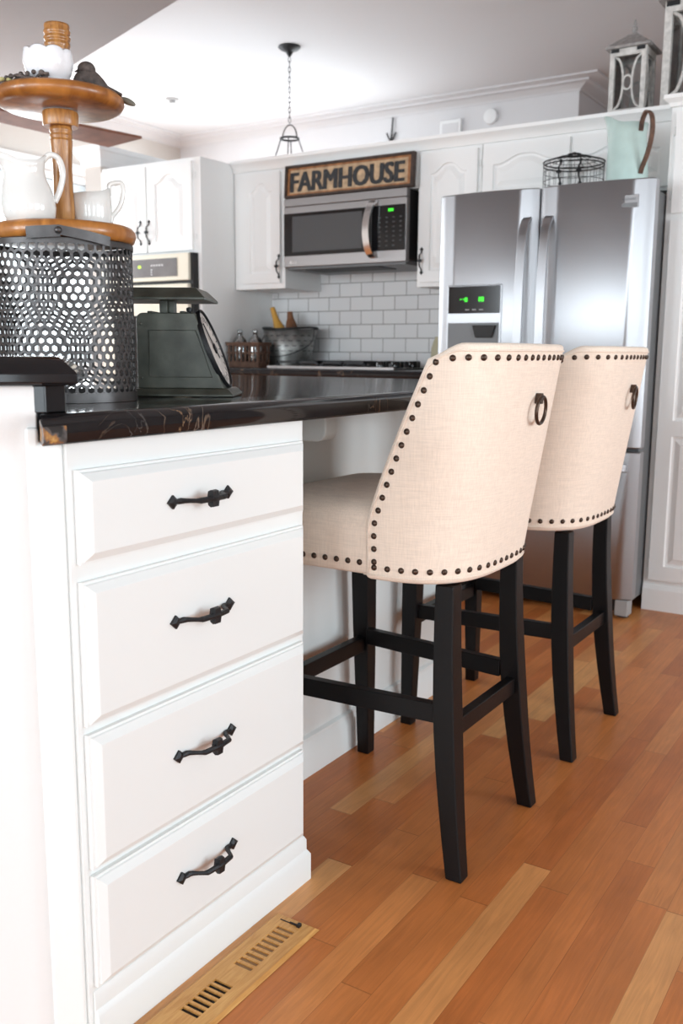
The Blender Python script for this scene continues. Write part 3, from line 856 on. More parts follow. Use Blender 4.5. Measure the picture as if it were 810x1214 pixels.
    def nrm(a, z):
        q = P(min(1, a+0.02), z); r = P(max(-1, a-0.02), z); u_ = P(a, z+0.01); d_ = P(a, z-0.01)
        n_ = (q-r).cross(u_-d_)
        n_.normalize()
        if n_.dot(Vector((1, math.copysign(1, a), 0))) < 0: n_ = -n_
        return n_
    NL = 16
    for sgn in (-1, 1):
        for k in range(NL):
            z = 0.6115 + (ZT-0.034-0.6115)*k/(NL-1)
            a = sgn*edge_a(z, 0.0225)
            nail(P(a, z, 0.0), nrm(a, z), back)
    # top row by even arc length
    def row(zfun, a0, a1, n, skip0=True):
        s_ = [P(a0+(a1-a0)*k/300, zfun(a0+(a1-a0)*k/300)) for k in range(301)]
        acc = [0]
        for p_, q_ in zip(s_, s_[1:]): acc.append(acc[-1]+(q_-p_).length)
        out = []
        for m_ in range(n):
            tgt = acc[-1]*m_/(n-1)
            k = min(range(301), key=lambda i_: abs(acc[i_]-tgt)); out.append(a0+(a1-a0)*k/300)
        return out
    at = edge_a(ZT-0.034, 0.0225)
    for a in row(lambda a: ZT-0.026, -at, at, 21)[1:-1]:
        z = ZT-0.0255-topcut(a)*0.8
        nail(P(a, z), nrm(a, z), back)
    ab = edge_a(0.603, 0.0)
    for a in row(lambda a: 0.6005, -edge_a(0.6, 0.0225), edge_a(0.6, 0.0225), 25):
        nail(P(a, 0.6005), nrm(a, 0.6005), back)
    for sgn in (-1, 1):
        for k in range(8):
            x = 0.022 - 0.0262*k
            nail((x, sgn*0.2172, 0.606), (0, sgn, 0), seat)
    # ring pull at the rear
    zr = 0.915
    pc = P(0.0, zr); nn = nrm(0.0001, zr)
    q = nn.to_track_quat('Z', 'Y').to_matrix().to_4x4()
    Mr = T @ Matrix.Translation(pc) @ q
    mb = MB()
    lug = MB()
    for k in range(1):
        lug.box(-0.0045, 0.0045, -0.009, 0.011, -0.001, 0.014, T @ Matrix.Translation(pc) @ Matrix.Rotation(PI/2, 4, 'Y') @ Matrix.Rotation(PI/2, 4, 'Z'))
    ring = []
    Mz = T @ Matrix.Translation(pc + Vector((0.0115, 0, -0.021))) @ Matrix.Rotation(ring_rot, 4, 'Z')
    for k in range(28):
        t = 2*PI*k/28
        ring.append(Mz @ Vector((0.002*math.cos(t), 0.0235*math.sin(t), 0.0255*math.cos(t))))
    hd = lug.build('ring_bracket', 'bronze', back, bevel=0.0015)
    mb.tube(ring, 0.0036, 8, cyclic=True)
    mb.build('pull_ring', 'bronze', hd, smooth=True)
    # legs
    def leg(sec, name='leg'):
        mb = MB(); loops = []
        for x, y, z, w_ in sec:
            h_ = w_/2
            loops.append([W_((x-h_, y-h_, z)), W_((x+h_, y-h_, z)), W_((x+h_, y+h_, z)), W_((x-h_, y+h_, z))])
        mb.loft(loops)
        return mb.build(name, 'blackwood', root, bevel=0.003, seg=2, angle=60)
    for sy, y0, y1 in ((-1, -0.154, -0.180), (1, 0.154, 0.182)):
        pts = []
        for k in range(9):
            t = k/8; z = 0.572*(1-t)
            x = 0.180 + 0.046*t**2.0
            y = y0 + (y1-y0)*t**1.6
            w_ = 0.038 + 0.006*min(1, t/0.4) - 0.010*max(0, t-0.55)/0.45
            pts.append((x, y, z, w_))
        leg(pts)
        y0f, y1f = (-0.185, -0.19) if sy < 0 else (0.190, 0.225)
        pts = []
        for k in range(6):
            t = k/5
            pts.append((-0.215 - 0.008*t, y0f+(y1f-y0f)*t, 0.572*(1-t), 0.045-0.013*max(0, t-0.3)/0.7))
        leg(pts)
    def bar_(x0, x1, y0, y1, z0, z1):
        mb = MB(); mb.box(x0, x1, y0, y1, z0, z1, T); return mb.build('stretcher', 'blackwood', root, bevel=0.002)
    bar_(0.181, 0.203, -0.142, 0.142, 0.268, 0.303)
    bar_(-0.228, -0.206, -0.170, 0.185, 0.278, 0.315)
    for y in (-0.172, 0.168):
        mb = MB()
        loops = []
        for x, yy in ((-0.198, y-0.012 if y < 0 else y+0.02), (0.166, y+0.008 if y < 0 else y-0.018)):
            loops.append([W_((x, yy-0.011, 0.300)), W_((x, yy+0.011, 0.300)), W_((x, yy+0.011, 0.338)), W_((x, yy-0.011, 0.338))])
        mb.loft(loops); mb.build('stretcher', 'blackwood', root, bevel=0.002)
    return root
make_stool((-0.930, 1.71, 0), 'nearer cream linen bar stool with nailhead trim, directly beside the drawer cabinet', 0.0)
make_stool((-0.930, 2.35, 0), 'farther cream linen bar stool, standing between the near stool and the refrigerator', 0.1)

# ================================================================== FLOOR REGISTER
vent = thing('floor_register', 'light oak slotted heating register in the floor below the drawers', 'floor vent', (-0.872, 1.0, 0))
mb = MB()
X0, X1, Y0, Y1 = -0.925, -0.833, 0.86, 1.247
zt = 0.0055
xs0, xs1 = -0.898, -0.862
slots = []
for a, b, n in ((0.955, 1.045, 7), (1.085, 1.215, 9)):
    for k in range(n):
        yc = a+(b-a)*(k+0.5)/n; slots.append((yc-0.0042, yc+0.0042))
def bev_rect(i, z): return [Vector((X0+i, Y0+i, z)), Vector((X1-i, Y0+i, z)), Vector((X1-i, Y1-i, z)), Vector((X0+i, Y1-i, z))]
ys = [Y0+0.006]
for a, b in slots: ys += [a, b]
ys.append(Y1-0.006)
mb.box(X0+0.006, xs0, Y0+0.006, Y1-0.006, 0.0008, zt); mb.box(xs1, X1-0.006, Y0+0.006, Y1-0.006, 0.0008, zt)
for k in range(0, len(ys), 2): mb.box(xs0, xs1, ys[k], ys[k+1], 0.0008, zt)
for (ax, ay, bx_, by) in ((X0, Y0, X1, Y0), (X1, Y0, X1, Y1), (X1, Y1, X0, Y1), (X0, Y1, X0, Y0)):
    cx, cy = (X0+X1)/2, (Y0+Y1)/2
    def inn(x, y): return (x+0.006*(1 if x < cx else -1), y+0.006*(1 if y < cy else -1))
    a2, b2 = inn(ax, ay), inn(bx_, by)
    mb.face([(ax, ay, 0.0008), (bx_, by, 0.0008), (b2[0], b2[1], zt), (a2[0], a2[1], zt)])
mb.build('register_plate', 'ventwood', vent)
mb = MB(); mb.box(xs0-0.002, xs1+0.002, 0.95, 1.05, 0.0002, 0.0016)
mb.build('shaded_slot_fill', 'ventshade', vent)  # dark sheet in place of the shaded hole under the near slots
mb = MB()
for k in range(9):
    yc = 1.085+0.130*(k+0.5)/9
    mb.prism([(yc-0.006, 0.0009), (yc+0.003, 0.0009), (yc+0.0045, 0.0030), (yc+0.0025, 0.0030)], 'x', xs0-0.001, xs1+0.001)
mb.build('shaded_slot_fill', plain('shadowed_oak_louvre', (0.30, 0.17, 0.075, 1), 0.6), vent)
mb = MB(); mb.box(-0.884, -0.866, 1.2275, 1.230, 0.0055, 0.0085); mb.box(-0.868, -0.862, 1.225, 1.2335, 0.0055, 0.0105); mb.box(-0.905, -0.880, 1.2283, 1.2305, 0.0055, 0.0062)
mb.build('damper_lever', 'iron', vent)

# ================================================================== PERFORATED BASKET
BC0 = Vector((-1.216, 1.059, 0.9204))
_ah = Vector((BC0.x, BC0.y, 0)).normalized()
BC = BC0 + Vector((_ah.y, -_ah.x, 0))*0.009
bk = thing('perforated_bucket', 'dark round metal bucket with hexagonal perforations standing on the island counter', 'bucket', tuple(BC))
R = 0.1085
cellw = 2*PI*R/47; rowp = cellw*math.sqrt(3)/2
mb = MB(); vcache = {}
rad = cellw/math.sqrt(3)
z_base = 0.0135
def cylp(u, z): return BC + Vector((R*math.cos(u/R), R*math.sin(u/R), z))
def vget(u, z):
    kk = (round((u % (2*PI*R))/1e-5) % round(2*PI*R/1e-5), round(z/1e-5))
    for du in (-1, 0, 1):
        for dz in (-1, 0, 1):
            k2 = (kk[0]+du, kk[1]+dz)
            if k2 in vcache: return vcache[k2]
    v_ = mb.bm.verts.new(cylp(u, z)); vcache[kk] = v_; return v_
NR = 18
for j in range(NR):
    for i in range(47):
        u0 = (i + 0.5*(j % 2))*cellw; zc = z_base + rowp*0.5 + j*rowp
        o_ = []; n_ = []
        for k in range(6):
            t = PI/6 + PI/3*k
            o_.append(vget(u0+rad*math.cos(t), zc+rad*math.sin(t)))
            n_.append(mb.bm.verts.new(cylp(u0+rad*0.70*math.cos(t), zc+rad*0.70*math.sin(t))))
        for k in range(6):
            kk = (k+1) % 6
            mb.bm.faces.new((o_[k], o_[kk], n_[kk], n_[k]))
mb.build('perforated_shell', 'gunmetal', bk, solid=0.0012)
TZ = z_base + rowp*NR
Mb = Matrix.Translation(BC)
mb = MB(); mb.lathe([(R-0.002, 0.0), (R+0.0022, 0.0), (R+0.0022, 0.0145), (R-0.0012, 0.0145)], 64, Mb, cap=False); mb.lathe([(0.001, 0.0004), (R-0.001, 0.0004), (R-0.001, 0.003), (0.001, 0.003)], 64, Mb)
mb.build('base_band', 'gunmetal', bk, smooth='auto')
mb = MB(); mb.lathe([(R-0.0015, TZ-0.002), (R+0.0022, TZ-0.002), (R+0.0024, 0.2455), (R+0.0004, 0.2470), (R-0.0015, 0.2455)], 64, Mb, cap=False)
mb.build('rim_band', 'gunmetal', bk, smooth='auto')
camdir = math.atan2(-BC.y, -BC.x)      # towards the camera
hb = MB()
def arcpts(t0, t1, z0, z1, rr, n=18): return [BC + Vector((rr*math.cos(t0+(t1-t0)*k/n), rr*math.sin(t0+(t1-t0)*k/n), z0+(z1-z0)*k/n)) for k in range(n+1)]
hb.strap(arcpts(camdir-0.44, camdir-0.02, 0.2510, 0.2540, R+0.0095), (0, 0, 1), 0.017, 0.002)
hb.strap(arcpts(camdir-0.05, camdir+0.62, 0.2555, 0.2430, R+0.0115), (0, 0, 1), 0.014, 0.002)
hd = hb.build('handle', 'gunmetal', bk, smooth='auto')
mb = MB()
p_ = BC + Vector(((R+0.013)*math.cos(camdir-0.04), (R+0.013)*math.sin(camdir-0.04), 0.2545))
mb.ball(p_, 0.0055, 12, 8); mb.build('rivet', 'gunmetal', hd, smooth=True)

# ================================================================== TIERED STAND
ZS = BC.z + 0.2475
AX = BC + Vector((_ah.y, -_ah.x, 0))*0.0055
ts = thing('tiered_stand', 'two tier honey wood serving stand with turned post on the perforated bucket', 'tiered stand', (AX.x, AX.y, ZS))
Mt = Matrix.Translation((AX.x, AX.y, ZS))
mb = MB(); mb.lathe([(0.02, 0.0), (0.104, 0.0), (0.1075, 0.003), (0.1105, 0.0115), (0.1095, 0.019), (0.105, 0.0245), (0.100, 0.0262), (0.097, 0.0225), (0.02, 0.0215)], 72, Mt)
mb.build('lower_tray', 'traywood', ts, smooth=True)
mb = MB()
uz = 0.192
mb.lathe([(0.02, uz+0.010), (0.086, uz+0.010), (0.094, uz+0.014), (0.0985, uz+0.021), (0.0975, uz+0.029), (0.092, uz+0.0335), (0.087, uz+0.0335), (0.084, uz+0.029), (0.02, uz+0.028)], 72, Mt)
mb.build('upper_tray', 'traywood', ts, smooth=True)
mb = MB()
mb.lathe([(r_*0.90, z_) for r_, z_ in [(0.0205, 0.021), (0.0215, 0.024), (0.0185, 0.028), (0.0182, 0.05), (0.0170, 0.08), (0.0165, 0.115), (0.0178, 0.14), (0.0190, 0.155), (0.0192, 0.157), (0.0175, 0.1585), (0.0190, 0.161), (0.0195, 0.164), (0.0175, 0.1665), (0.0192, 0.169), (0.0195, 0.173), (0.018, 0.1755), (0.0180, 0.177)]], 32, Mt)
mb.build('post', 'postwood', ts, smooth=True)
mb = MB(); mb.lathe([(0.019, 0.177), (0.0265, 0.177), (0.0275, 0.180), (0.0275, 0.1965), (0.0265, 0.1990), (0.02, 0.1992)], 32, Mt); mb.build('collar', 'postwood', ts, smooth='auto')
mb = MB()
mb.lathe([(0.018, uz+0.0285), (0.0175, uz+0.05), (0.0155, uz+0.075), (0.0155, uz+0.085), (0.018, uz+0.1), (0.0195, uz+0.103), (0.0195, uz+0.107), (0.0172, uz+0.109), (0.0195, uz+0.111), (0.0205, uz+0.115), (0.0175, uz+0.1175), (0.0195, uz+0.120), (0.0205, uz+0.124), (0.0185, uz+0.127), (0.0195, uz+0.131), (0.0185, uz+0.1345), (0.005, uz+0.1355)], 32, Mt)
mb.build('finial', 'postwood', ts, smooth=True)
LZ = ZS + 0.0218      # lower tray surface
UZ = ZS + uz + 0.0285
ah = Vector((BC.x, BC.y, 0)).normalized()      # away from camera
rt = Vector((ah.y, -ah.x, 0))                   # to the right as seen by the camera

def vessel(mb, c, prof, n=40, spout=None, thick=0.0035, lipf=None):
    """open vessel; spout=(dir angle, strength) pulls the lip outward"""
    def pt(r, z, t, top):
        k = 0.0
        if spout:
            d = math.cos(t-spout[0])
            if d > 0: k = spout[1]*top**2.5*d**5
        dz = lipf(t)*top**2 if lipf else 0
        rr = r+k
        return Vector(c) + Vector((rr*math.cos(t), rr*math.sin(t), z+dz))
    zt_, z0_ = prof[-1][1], prof[0][1]
    loops = []
    for r, z in prof: loops.append([pt(r, z, 2*PI*i/n, (z-z0_)/(zt_-z0_)) for i in range(n)])
    for r, z in reversed(prof): loops.append([pt(max(0.001, r-thick), max(z, z0_+0.004), 2*PI*i/n, (z-z0_)/(zt_-z0_)) for i in range(n)])
    mb.loft(loops)
def smooth_path(pts, n=6):
    """Catmull-Rom through pts"""
    pts = [Vector(p) for p in pts]; out = []
    for i in range(len(pts)-1):
        p0 = pts[max(0, i-1)]; p1 = pts[i]; p2 = pts[i+1]; p3 = pts[min(len(pts)-1, i+2)]
        for k in range(n):
            t = k/n
            out.append(0.5*((2*p1)+(p2-p0)*t+(2*p0-5*p1+4*p2-p3)*t*t+(3*p1-p0-3*p2+p3)*t**3))
    out.append(pts[-1]); return out

BC = BC0
# white pitcher, left on lower tray
pc = BC + ah*(-0.048) + rt*(-0.037); pc.z = LZ+0.0004
pit = thing('milk_pitcher', 'tall white ironstone pitcher with loop handle on the lower wooden tray', 'pitcher', tuple(pc))
tl = math.atan2(-rt.y, -rt.x); tr_ = math.atan2(rt.y, rt.x)
mb = MB()
vessel(mb, pc, [(0.026, 0), (0.033, 0.001), (0.0385, 0.012), (0.040, 0.024), (0.0385, 0.036), (0.033, 0.05), (0.0265, 0.063), (0.0245, 0.072), (0.0262, 0.082), (0.029, 0.090)], 40,
       (tl, 0.022), 0.003, lambda t: 0.012*max(0, math.cos(t-tr_))**3 + 0.014*max(0, math.cos(t-tl))**3)
mb.build('pitcher_body', 'ceramic', pit, smooth=True)
mb = MB()
hp = smooth_path([pc+rt*0.023+Vector((0, 0, 0.094)), pc+rt*0.034+Vector((0, 0, 0.1035)), pc+rt*0.0465+Vector((0, 0, 0.098)), pc+rt*0.0515+Vector((0, 0, 0.078)), pc+rt*0.047+Vector((0, 0, 0.055)), pc+rt*0.038+Vector((0, 0, 0.034))])
mb.tube(hp, [0.0045]*len(hp), 10); mb.build('handle', 'ceramic', pit, smooth=True)
# creamer, right on lower tray
pc = BC + ah*0.018 + rt*0.058; pc.z = LZ+0.0004
cr = thing('creamer_jug', 'small white creamer with angular handle right of the wooden post', 'creamer', tuple(pc))
mb = MB()
vessel(mb, pc, [(0.018, 0), (0.023, 0.001), (0.0285, 0.010), (0.0315, 0.024), (0.0310, 0.042), (0.0295, 0.059)], 40, (tl, 0.012), 0.0028,
       lambda t: 0.010*max(0, math.cos(t-tr_))**2 - 0.003*max(0, math.cos(t-tl))**2)
mb.build('jug_body', 'ceramic', cr, smooth=True)
mb = MB()
hp = smooth_path([pc+rt*0.028+Vector((0, 0, 0.058)), pc+rt*0.0275+Vector((0, 0, 0.072)), pc+rt*0.033+Vector((0, 0, 0.077)), pc+rt*0.0475+Vector((0, 0, 0.078)), pc+rt*0.0495+Vector((0, 0, 0.062)), pc+rt*0.044+Vector((0, 0, 0.042)), pc+rt*0.032+Vector((0, 0, 0.026)), pc+rt*0.029+Vector((0, 0, 0.016))])
mb.tube(hp, 0.0038, 10); mb.build('handle', 'ceramic', cr, smooth=True)
# copper-brown bit behind the creamer
# scalloped bowl on the upper tray
pc = BC + ah*(-0.045) + rt*0.000; pc.z = UZ+0.0004
mb = MB()
def scal(t): return 1+0.045*abs(math.sin(t*4))
prof = [(0.020, 0.0), (0.023, 0.001), (0.023, 0.004), (0.019, 0.0075), (0.026, 0.013), (0.0325, 0.022), (0.0360, 0.034), (0.0350, 0.044), (0.0345, 0.049)]
loops = []
for k, (r, z) in enumerate(prof):
    g_ = max(0, (z-0.007)/0.042)
    loops.append([pc+Vector((r*(1+(scal(2*PI*i/64)-1)*min(1, g_*2))*math.cos(2*PI*i/64), r*(1+(scal(2*PI*i/64)-1)*min(1, g_*2))*math.sin(2*PI*i/64), z+0.004*g_**3*(abs(math.sin(2*PI*i/64*4))**0.6))) for i in range(64)])
for (r, z) in reversed(prof[3:]):
    g_ = max(0, (z-0.007)/0.042)
    loops.append([pc+Vector(((r-0.003)*scal(2*PI*i/64)*math.cos(2*PI*i/64), (r-0.003)*scal(2*PI*i/64)*math.sin(2*PI*i/64), z+0.003+0.003*g_**3*abs(math.sin(2*PI*i/64*4)))) for i in range(64)])
mb.loft(loops)
o = mb.build('milk_glass_bowl', 'milkglass', smooth=True)
for v in o.data.vertices: pass
tag(o, 'small scalloped milk glass bowl on the upper tray in front of the post', 'bowl')
# bird ornament
pc = BC + ah*(-0.030) + rt*0.056; pc.z = UZ+0.001
bd = thing('bird_figurine', 'rough dark brown bird ornament right of the milk glass bowl', 'ornament', tuple(pc))
mb = MB()
ax = [pc+rt*(-0.016)+Vector((0, 0, 0.012)), pc+rt*(-0.006)+Vector((0, 0, 0.020)), pc+rt*0.004+Vector((0, 0, 0.020)), pc+rt*0.016+Vector((0, 0, 0.014)), pc+rt*0.030+Vector((0, 0, 0.007)), pc+rt*0.040+Vector((0, 0, 0.004))]
ax = smooth_path(ax, 4); n_ = len(ax)
mb.tube(ax, [0.004+0.0125*math.sin(PI*min(1, (i/(n_-1))*1.15+0.05))**0.8 if i/(n_-1) < 0.78 else 0.004 for i in range(n_)], 12)
mb.build('bird_body', 'bark', bd, smooth=True)
mb = MB(); mb.ball(pc+rt*(0.0)+Vector((0, 0, 0.036)), 0.0125, 14, 10, (1.1, 1.1, 0.9)); mb.tube([pc+rt*(-0.010)+Vector((0, 0, 0.034)), pc+rt*(-0.018)+Vector((0, 0, 0.031))], [0.003, 0.0006], 8)
mb.build('bird_head', 'bark', bd, smooth=True)
mb = MB(); mb.loft([[pc+rt*a+ah*b+Vector((0, 0, c_)) for a, b, c_ in q] for q in (((0.024, -0.007, 0.011), (0.024, 0.007, 0.011), (0.024, 0.007, 0.016), (0.024, -0.007, 0.016)), ((0.052, -0.005, 0.001), (0.052, 0.005, 0.001), (0.052, 0.005, 0.004), (0.052, -0.005, 0.004)))])
mb.build('bird_tail', 'bark', bd)
# twig garland: one thing, twisted stems round the rear of the tray plus leaf tip
pc = AX.copy(); pc.z = UZ
tw = thing('twig_garland', 'dark twig garland with lichen lying round the upper tray edge', 'garland', tuple(pc+ah*0.05))
mb = MB()
for s_ in range(5):
    pts = []
    for k in range(15):
        t = -2.45 + 2.2*k/14 + s_*0.02
        rr = 0.080 + 0.006*math.sin(k*1.3+s_*2.1)
        d = -ah*math.cos(t) + rt*math.sin(t)
        pts.append(pc + d*rr + Vector((0, 0, 0.006+0.0045*math.sin(k*1.7+s_)+0.001*s_)))
    mb.tube(pts, 0.0022, 6)
mb.build('twig', 'bark', tw, smooth=True)
mb = MB()
for k in range(16):
    t = -2.3+2.0*k/15; d = -ah*math.cos(t)+rt*math.sin(t)
    mb.ball(pc+d*(0.078+0.008*random.random())+Vector((0, 0, 0.012+0.004*random.random())), 0.0032+0.0015*random.random(), 8, 6)
mb.build('lichen_bud', 'moss' if False else 'bark', tw, smooth=True)
mb = MB()
for k in range(3):
    mb.ball(pc-ah*0.045+rt*(-0.082+0.010*k)+Vector((0, 0, 0.009)), 0.004, 8, 6, (1.5, 1, 0.8))
mb.build('lichen', 'moss', tw, smooth=True)
mb = MB()
lp = [pc+rt*0.085+ah*0.005+Vector((0, 0, 0.006)), pc+rt*0.098+Vector((0, 0, 0.004)), pc+rt*0.108-ah*0.004+Vector((0, 0, -0.0005)), pc+rt*0.115-ah*0.006+Vector((0, 0, -0.004))]
mb.tube(smooth_path(lp, 4), [0.001+0.0042*math.sin(PI*(i+0.8)/13.6) for i in range(13)], 8)
mb.build('leaf', 'leafgrey', tw, smooth=True)

# ================================================================== KITCHEN SCALE
SP = Vector((-1.213, 1.224, 0.9205))
su = Vector((0.857, 0.515, 0)); sw = Vector((-0.515, 0.857, 0))
Ms = Matrix(((su.x, sw.x, 0, SP.x), (su.y, sw.y, 0, SP.y), (0, 0, 1, SP.z), (0, 0, 0, 1)))
sc_ = thing('kitchen_scale', 'worn dark green vintage kitchen scale with slanted dial beside the perforated bucket', 'scale', tuple(SP))
mb = MB()
def srect(a0, a1, b0, b1, z): return [Ms @ Vector(p) for p in ((a0, b0, z), (a1, b0, z), (a1, b1, z), (a0, b1, z))]
mb.loft([srect(-0.014, 0.172, 0.0, 0.132, 0.0), srect(-0.014, 0.172, 0.0, 0.132, 0.0035), srect(-0.008, 0.164, 0.006, 0.126, 0.012), srect(-0.006, 0.160, 0.008, 0.124, 0.0135)])
mb.build('scale_base', 'greenmetal', sc_, bevel=0.001)
# housing: side profile in (u,z)
sp = [(0.0, 0.0135), (0.157, 0.0135), (0.1035, 0.1465)]
arc_ = [(0.012 - 0.012*math.sin(t), 0.1345+0.012*math.cos(t)) for t in [PI/2*i/6 for i in range(7)]]
side = [(0.0, 0.0135), (0.155, 0.0135), (0.104, 0.1465)] + arc_
mb = MB(); mb.loft([[Ms @ Vector((u_, b_, z_)) for u_, z_ in side] for b_ in (0.011, 0.121)])
housing = mb.build('housing', 'greenmetal', sc_, bevel=0.002)
# embossed frame on the side
mb = MB()
emb = [(0.022, 0.034), (0.134, 0.034), (0.106, 0.116), (0.022, 0.116), (0.022, 0.034)]
mb.tube([Ms @ Vector((u_, 0.0108, z_)) for u_, z_ in emb[:-1]], 0.0010, 6, cyclic=True)
mb.build('embossed_frame', 'greenmetal', housing, smooth=True)
mb = MB()
for a, b in ((0.020, 0.1475), (0.078, 0.1475)):
    mb.box(a, a+0.010, 0.010, 0.122, 0.1455, 0.1495, Ms)
mb.build('top_rib', 'greenmetal', housing, bevel=0.0018)
mb = MB()
for u_, z_ in ((0.008, 0.127), (0.008, 0.032)):
    mb.ball(Ms @ Vector((u_, 0.0105, z_)), 0.0025, 8, 6)
mb.build('screw', 'greenmetal', housing, smooth=True)
mb = MB(); mb.box(0.036, 0.050, 0.040, 0.066, 0.146, 0.174, Ms); mb.box(0.0502, 0.060, 0.052, 0.078, 0.146, 0.174, Ms)
mb.build('post', 'greenmetal', sc_, bevel=0.001)
mb = MB()
mb.loft([srect(-0.044, 0.126, -0.010, 0.142, 0.168), srect(-0.044, 0.126, -0.010, 0.142, 0.1725), srect(-0.030, 0.110, 0.006, 0.126, 0.1885), srect(-0.028, 0.108, 0.008, 0.124, 0.190)])
mb.build('platform', 'greenmetal', sc_, bevel=0.0012)
# dial
n_dial = Vector((0.133, 0, 0.052)).normalized(); t_dial = Vector((-0.052, 0, 0.133)).normalized()
cd = Vector((0.1285, 0.066, 0.0835))
def DM(a, b, o_): return Ms @ (cd + Vector((0, 1, 0))*a + t_dial*b + n_dial*o_)
mb = MB()
def dring(r, o_): return [DM(r*math.cos(2*PI*k/48), r*1.05*math.sin(2*PI*k/48), o_) for k in range(48)]
mb.loft([dring(0.068, -0.004), dring(0.0705, -0.003), dring(0.0715, 0.003), dring(0.0705, 0.0055), dring(0.0685, 0.0055), dring(0.0675, 0.003), dring(0.0670, -0.001)])
dl = mb.build('dial_rim', 'iron', sc_, smooth='auto')
mb = MB(); mb.loft([dring(0.0672, 0.0), dring(0.0672, 0.0015)]); mb.build('dial_face', 'dial', dl)
mb = MB()
for k in range(24):
    t = 2*PI*k/24
    mb.box(-0.0010, 0.0010, 0.052, 0.062, 0.0016, 0.0021, Ms @ Matrix(((0, t_dial.x, n_dial.x, cd.x), (1, 0, 0, cd.y), (0, t_dial.z, n_dial.z, cd.z), (0, 0, 0, 1))) @ Matrix.Rotation(t, 4, 'Z'))
mb.build('dial_tick', 'signink', dl)
mb = MB(); Mq = Ms @ Matrix(((0, t_dial.x, n_dial.x, cd.x), (1, 0, 0, cd.y), (0, t_dial.z, n_dial.z, cd.z), (0, 0, 0, 1))) @ Matrix.Rotation(0.5, 4, 'Z')
mb.box(-0.0022, 0.0022, -0.02, 0.054, 0.003, 0.0042, Mq); mb.box(-0.007, 0.007, -0.007, 0.007, 0.0015, 0.005, Mq)
mb.build('pointer', 'iron', dl)
mb = MB(); mb.lathe([(0.004, 0.144), (0.004, 0.150), (0.0055, 0.151), (0.0055, 0.156), (0.002, 0.158)], 12, Ms @ Matrix.Translation((0.088, 0.05, 0)))
mb.build('zero_knob', 'iron', sc_, smooth='auto')

# ================================================================== BACK RUN: COUNTER + BASES
YW = 4.288
bc = thing('range_counter', 'black veined counter with rolled edge along the tiled wall under the cooktop', 'countertop', (-2.5, 3.97, 0.883))
mb = MB(); mb.loft([[Vector((-3.185, 3.65+i, z)), Vector((-1.82, 3.65+i, z)), Vector((-1.82, YW-0.001, z)), Vector((-3.185, YW-0.001, z))] for i, z in ((0.004, 0.883), (0, 0.888), (0, 0.908), (0.004, 0.916), (0.012, 0.920))])
mb.build('worktop', 'counter', bc, smooth='auto', angle=60)
def cabinet(name, label, x0, x1, y0, y1, z0, z1, mat='cab2', cat='cabinet', group=None):
    t = thing(name, label, cat, ((x0+x1)/2, (y0+y1)/2, z0), 0, group)
    mb = MB(); mb.box(x0, x1, y0, y1, z0, z1); mb.build('carcass', mat, t, bevel=0.0015)
    return t
def fdoor(t, x0, x1, z0, z1, yf, rise=0.04, ins=0.05, hx=None, hz=None, hl=0.115, panels=None, name='door', hinge=None):
    M = frame_map((x0, yf, z0), (1, 0, 0), (0, 0, 1), (0, -1, 0))
    d = panel_door(M, x1-x0, z1-z0, t, name=name, rise=rise, ins=ins, panels=panels)
    if hx is not None:
        pull(frame_map((hx, yf-0.018, hz), (0, 0, 1), (1, 0, 0), (0, -1, 0)), hl, d, k=0.85)
    if hinge is not None:
        for zz in (z0+0.05, z1-0.08):
            mb = MB()
            mb.tube([(hinge, yf-0.006, zz), (hinge, yf-0.006, zz+0.03)], 0.0045, 8)
            mb.build('hinge', 'cab2', d, smooth='auto')
    return d
base = cabinet('base_cabinet', 'white base cabinets under the cooktop counter, mostly hidden by the island', -3.185, -1.82, 3.68, 4.285, 0.09, 0.8825)
for i in range(3):
    a = -3.16+i*0.445; fdoor(base, a, a+0.425, 0.12, 0.86, 3.68, hx=a+0.04, hz=0.72)
mb = MB(); mb.box(-3.185, -1.82, 3.72, 4.28, 0.0, 0.0895); mb.build('plinth', 'cab2', base)

# uppers
YU = 3.96
ul = cabinet('wall_cabinet', 'white single door wall cabinet left of the microwave', -3.185, -2.865, YU, YW-0.002, 1.318, 1.900)
fdoor(ul, -3.125, -2.885, 1.345, 1.885, YU, hx=-2.893+0.002, hz=1.425)
um = cabinet('wall_cabinet', 'short white cabinet behind the wooden sign above the microwave', -2.864, -2.112, YU, YW-0.002, 1.742, 1.900)
fdoor(um, -2.85, -2.495, 1.755, 1.885, YU, rise=0, ins=0.03); fdoor(um, -2.485, -2.125, 1.755, 1.885, YU, rise=0, ins=0.03)
ur = cabinet('wall_cabinet', 'white single door wall cabinet between the microwave and refrigerator', -2.111, -1.80, YU, YW-0.002, 1.300, 1.900)
fdoor(ur, -2.092, -1.815, 1.320, 1.885, YU, hx=-2.080, hz=1.415, hinge=-1.805)
uf = cabinet('wall_cabinet', 'white double door cabinet above the refrigerator', -1.798, -0.945, YU, YW-0.002, 1.64, 1.900)
fdoor(uf, -1.785, -1.40, 1.655, 1.885, YU, rise=0.035, ins=0.045, hx=-1.435, hz=1.745, hl=0.10, hinge=-1.792)
fdoor(uf, -1.385, -0.985, 1.655, 1.885, YU, rise=0.035, ins=0.045, hx=-1.350, hz=1.742, hl=0.10)
mb = MB()
cp = [(YU, 1.9005), (YU-0.006, 1.9005), (YU-0.010, 1.915), (YU-0.020, 1.930), (YU-0.034, 1.940), (YU-0.036, 1.955), (YW+0.112, 1.955), (YW+0.112, 1.9005)]
mb.prism(cp, 'x', -3.187, -0.945)
struct(mb.build('trim_5', 'cab2', bevel=0.001))
mb = MB(); mb.box(-3.185, -1.8, 4.0, 4.285, 1.28, 1.2990)
mb.bm.free()

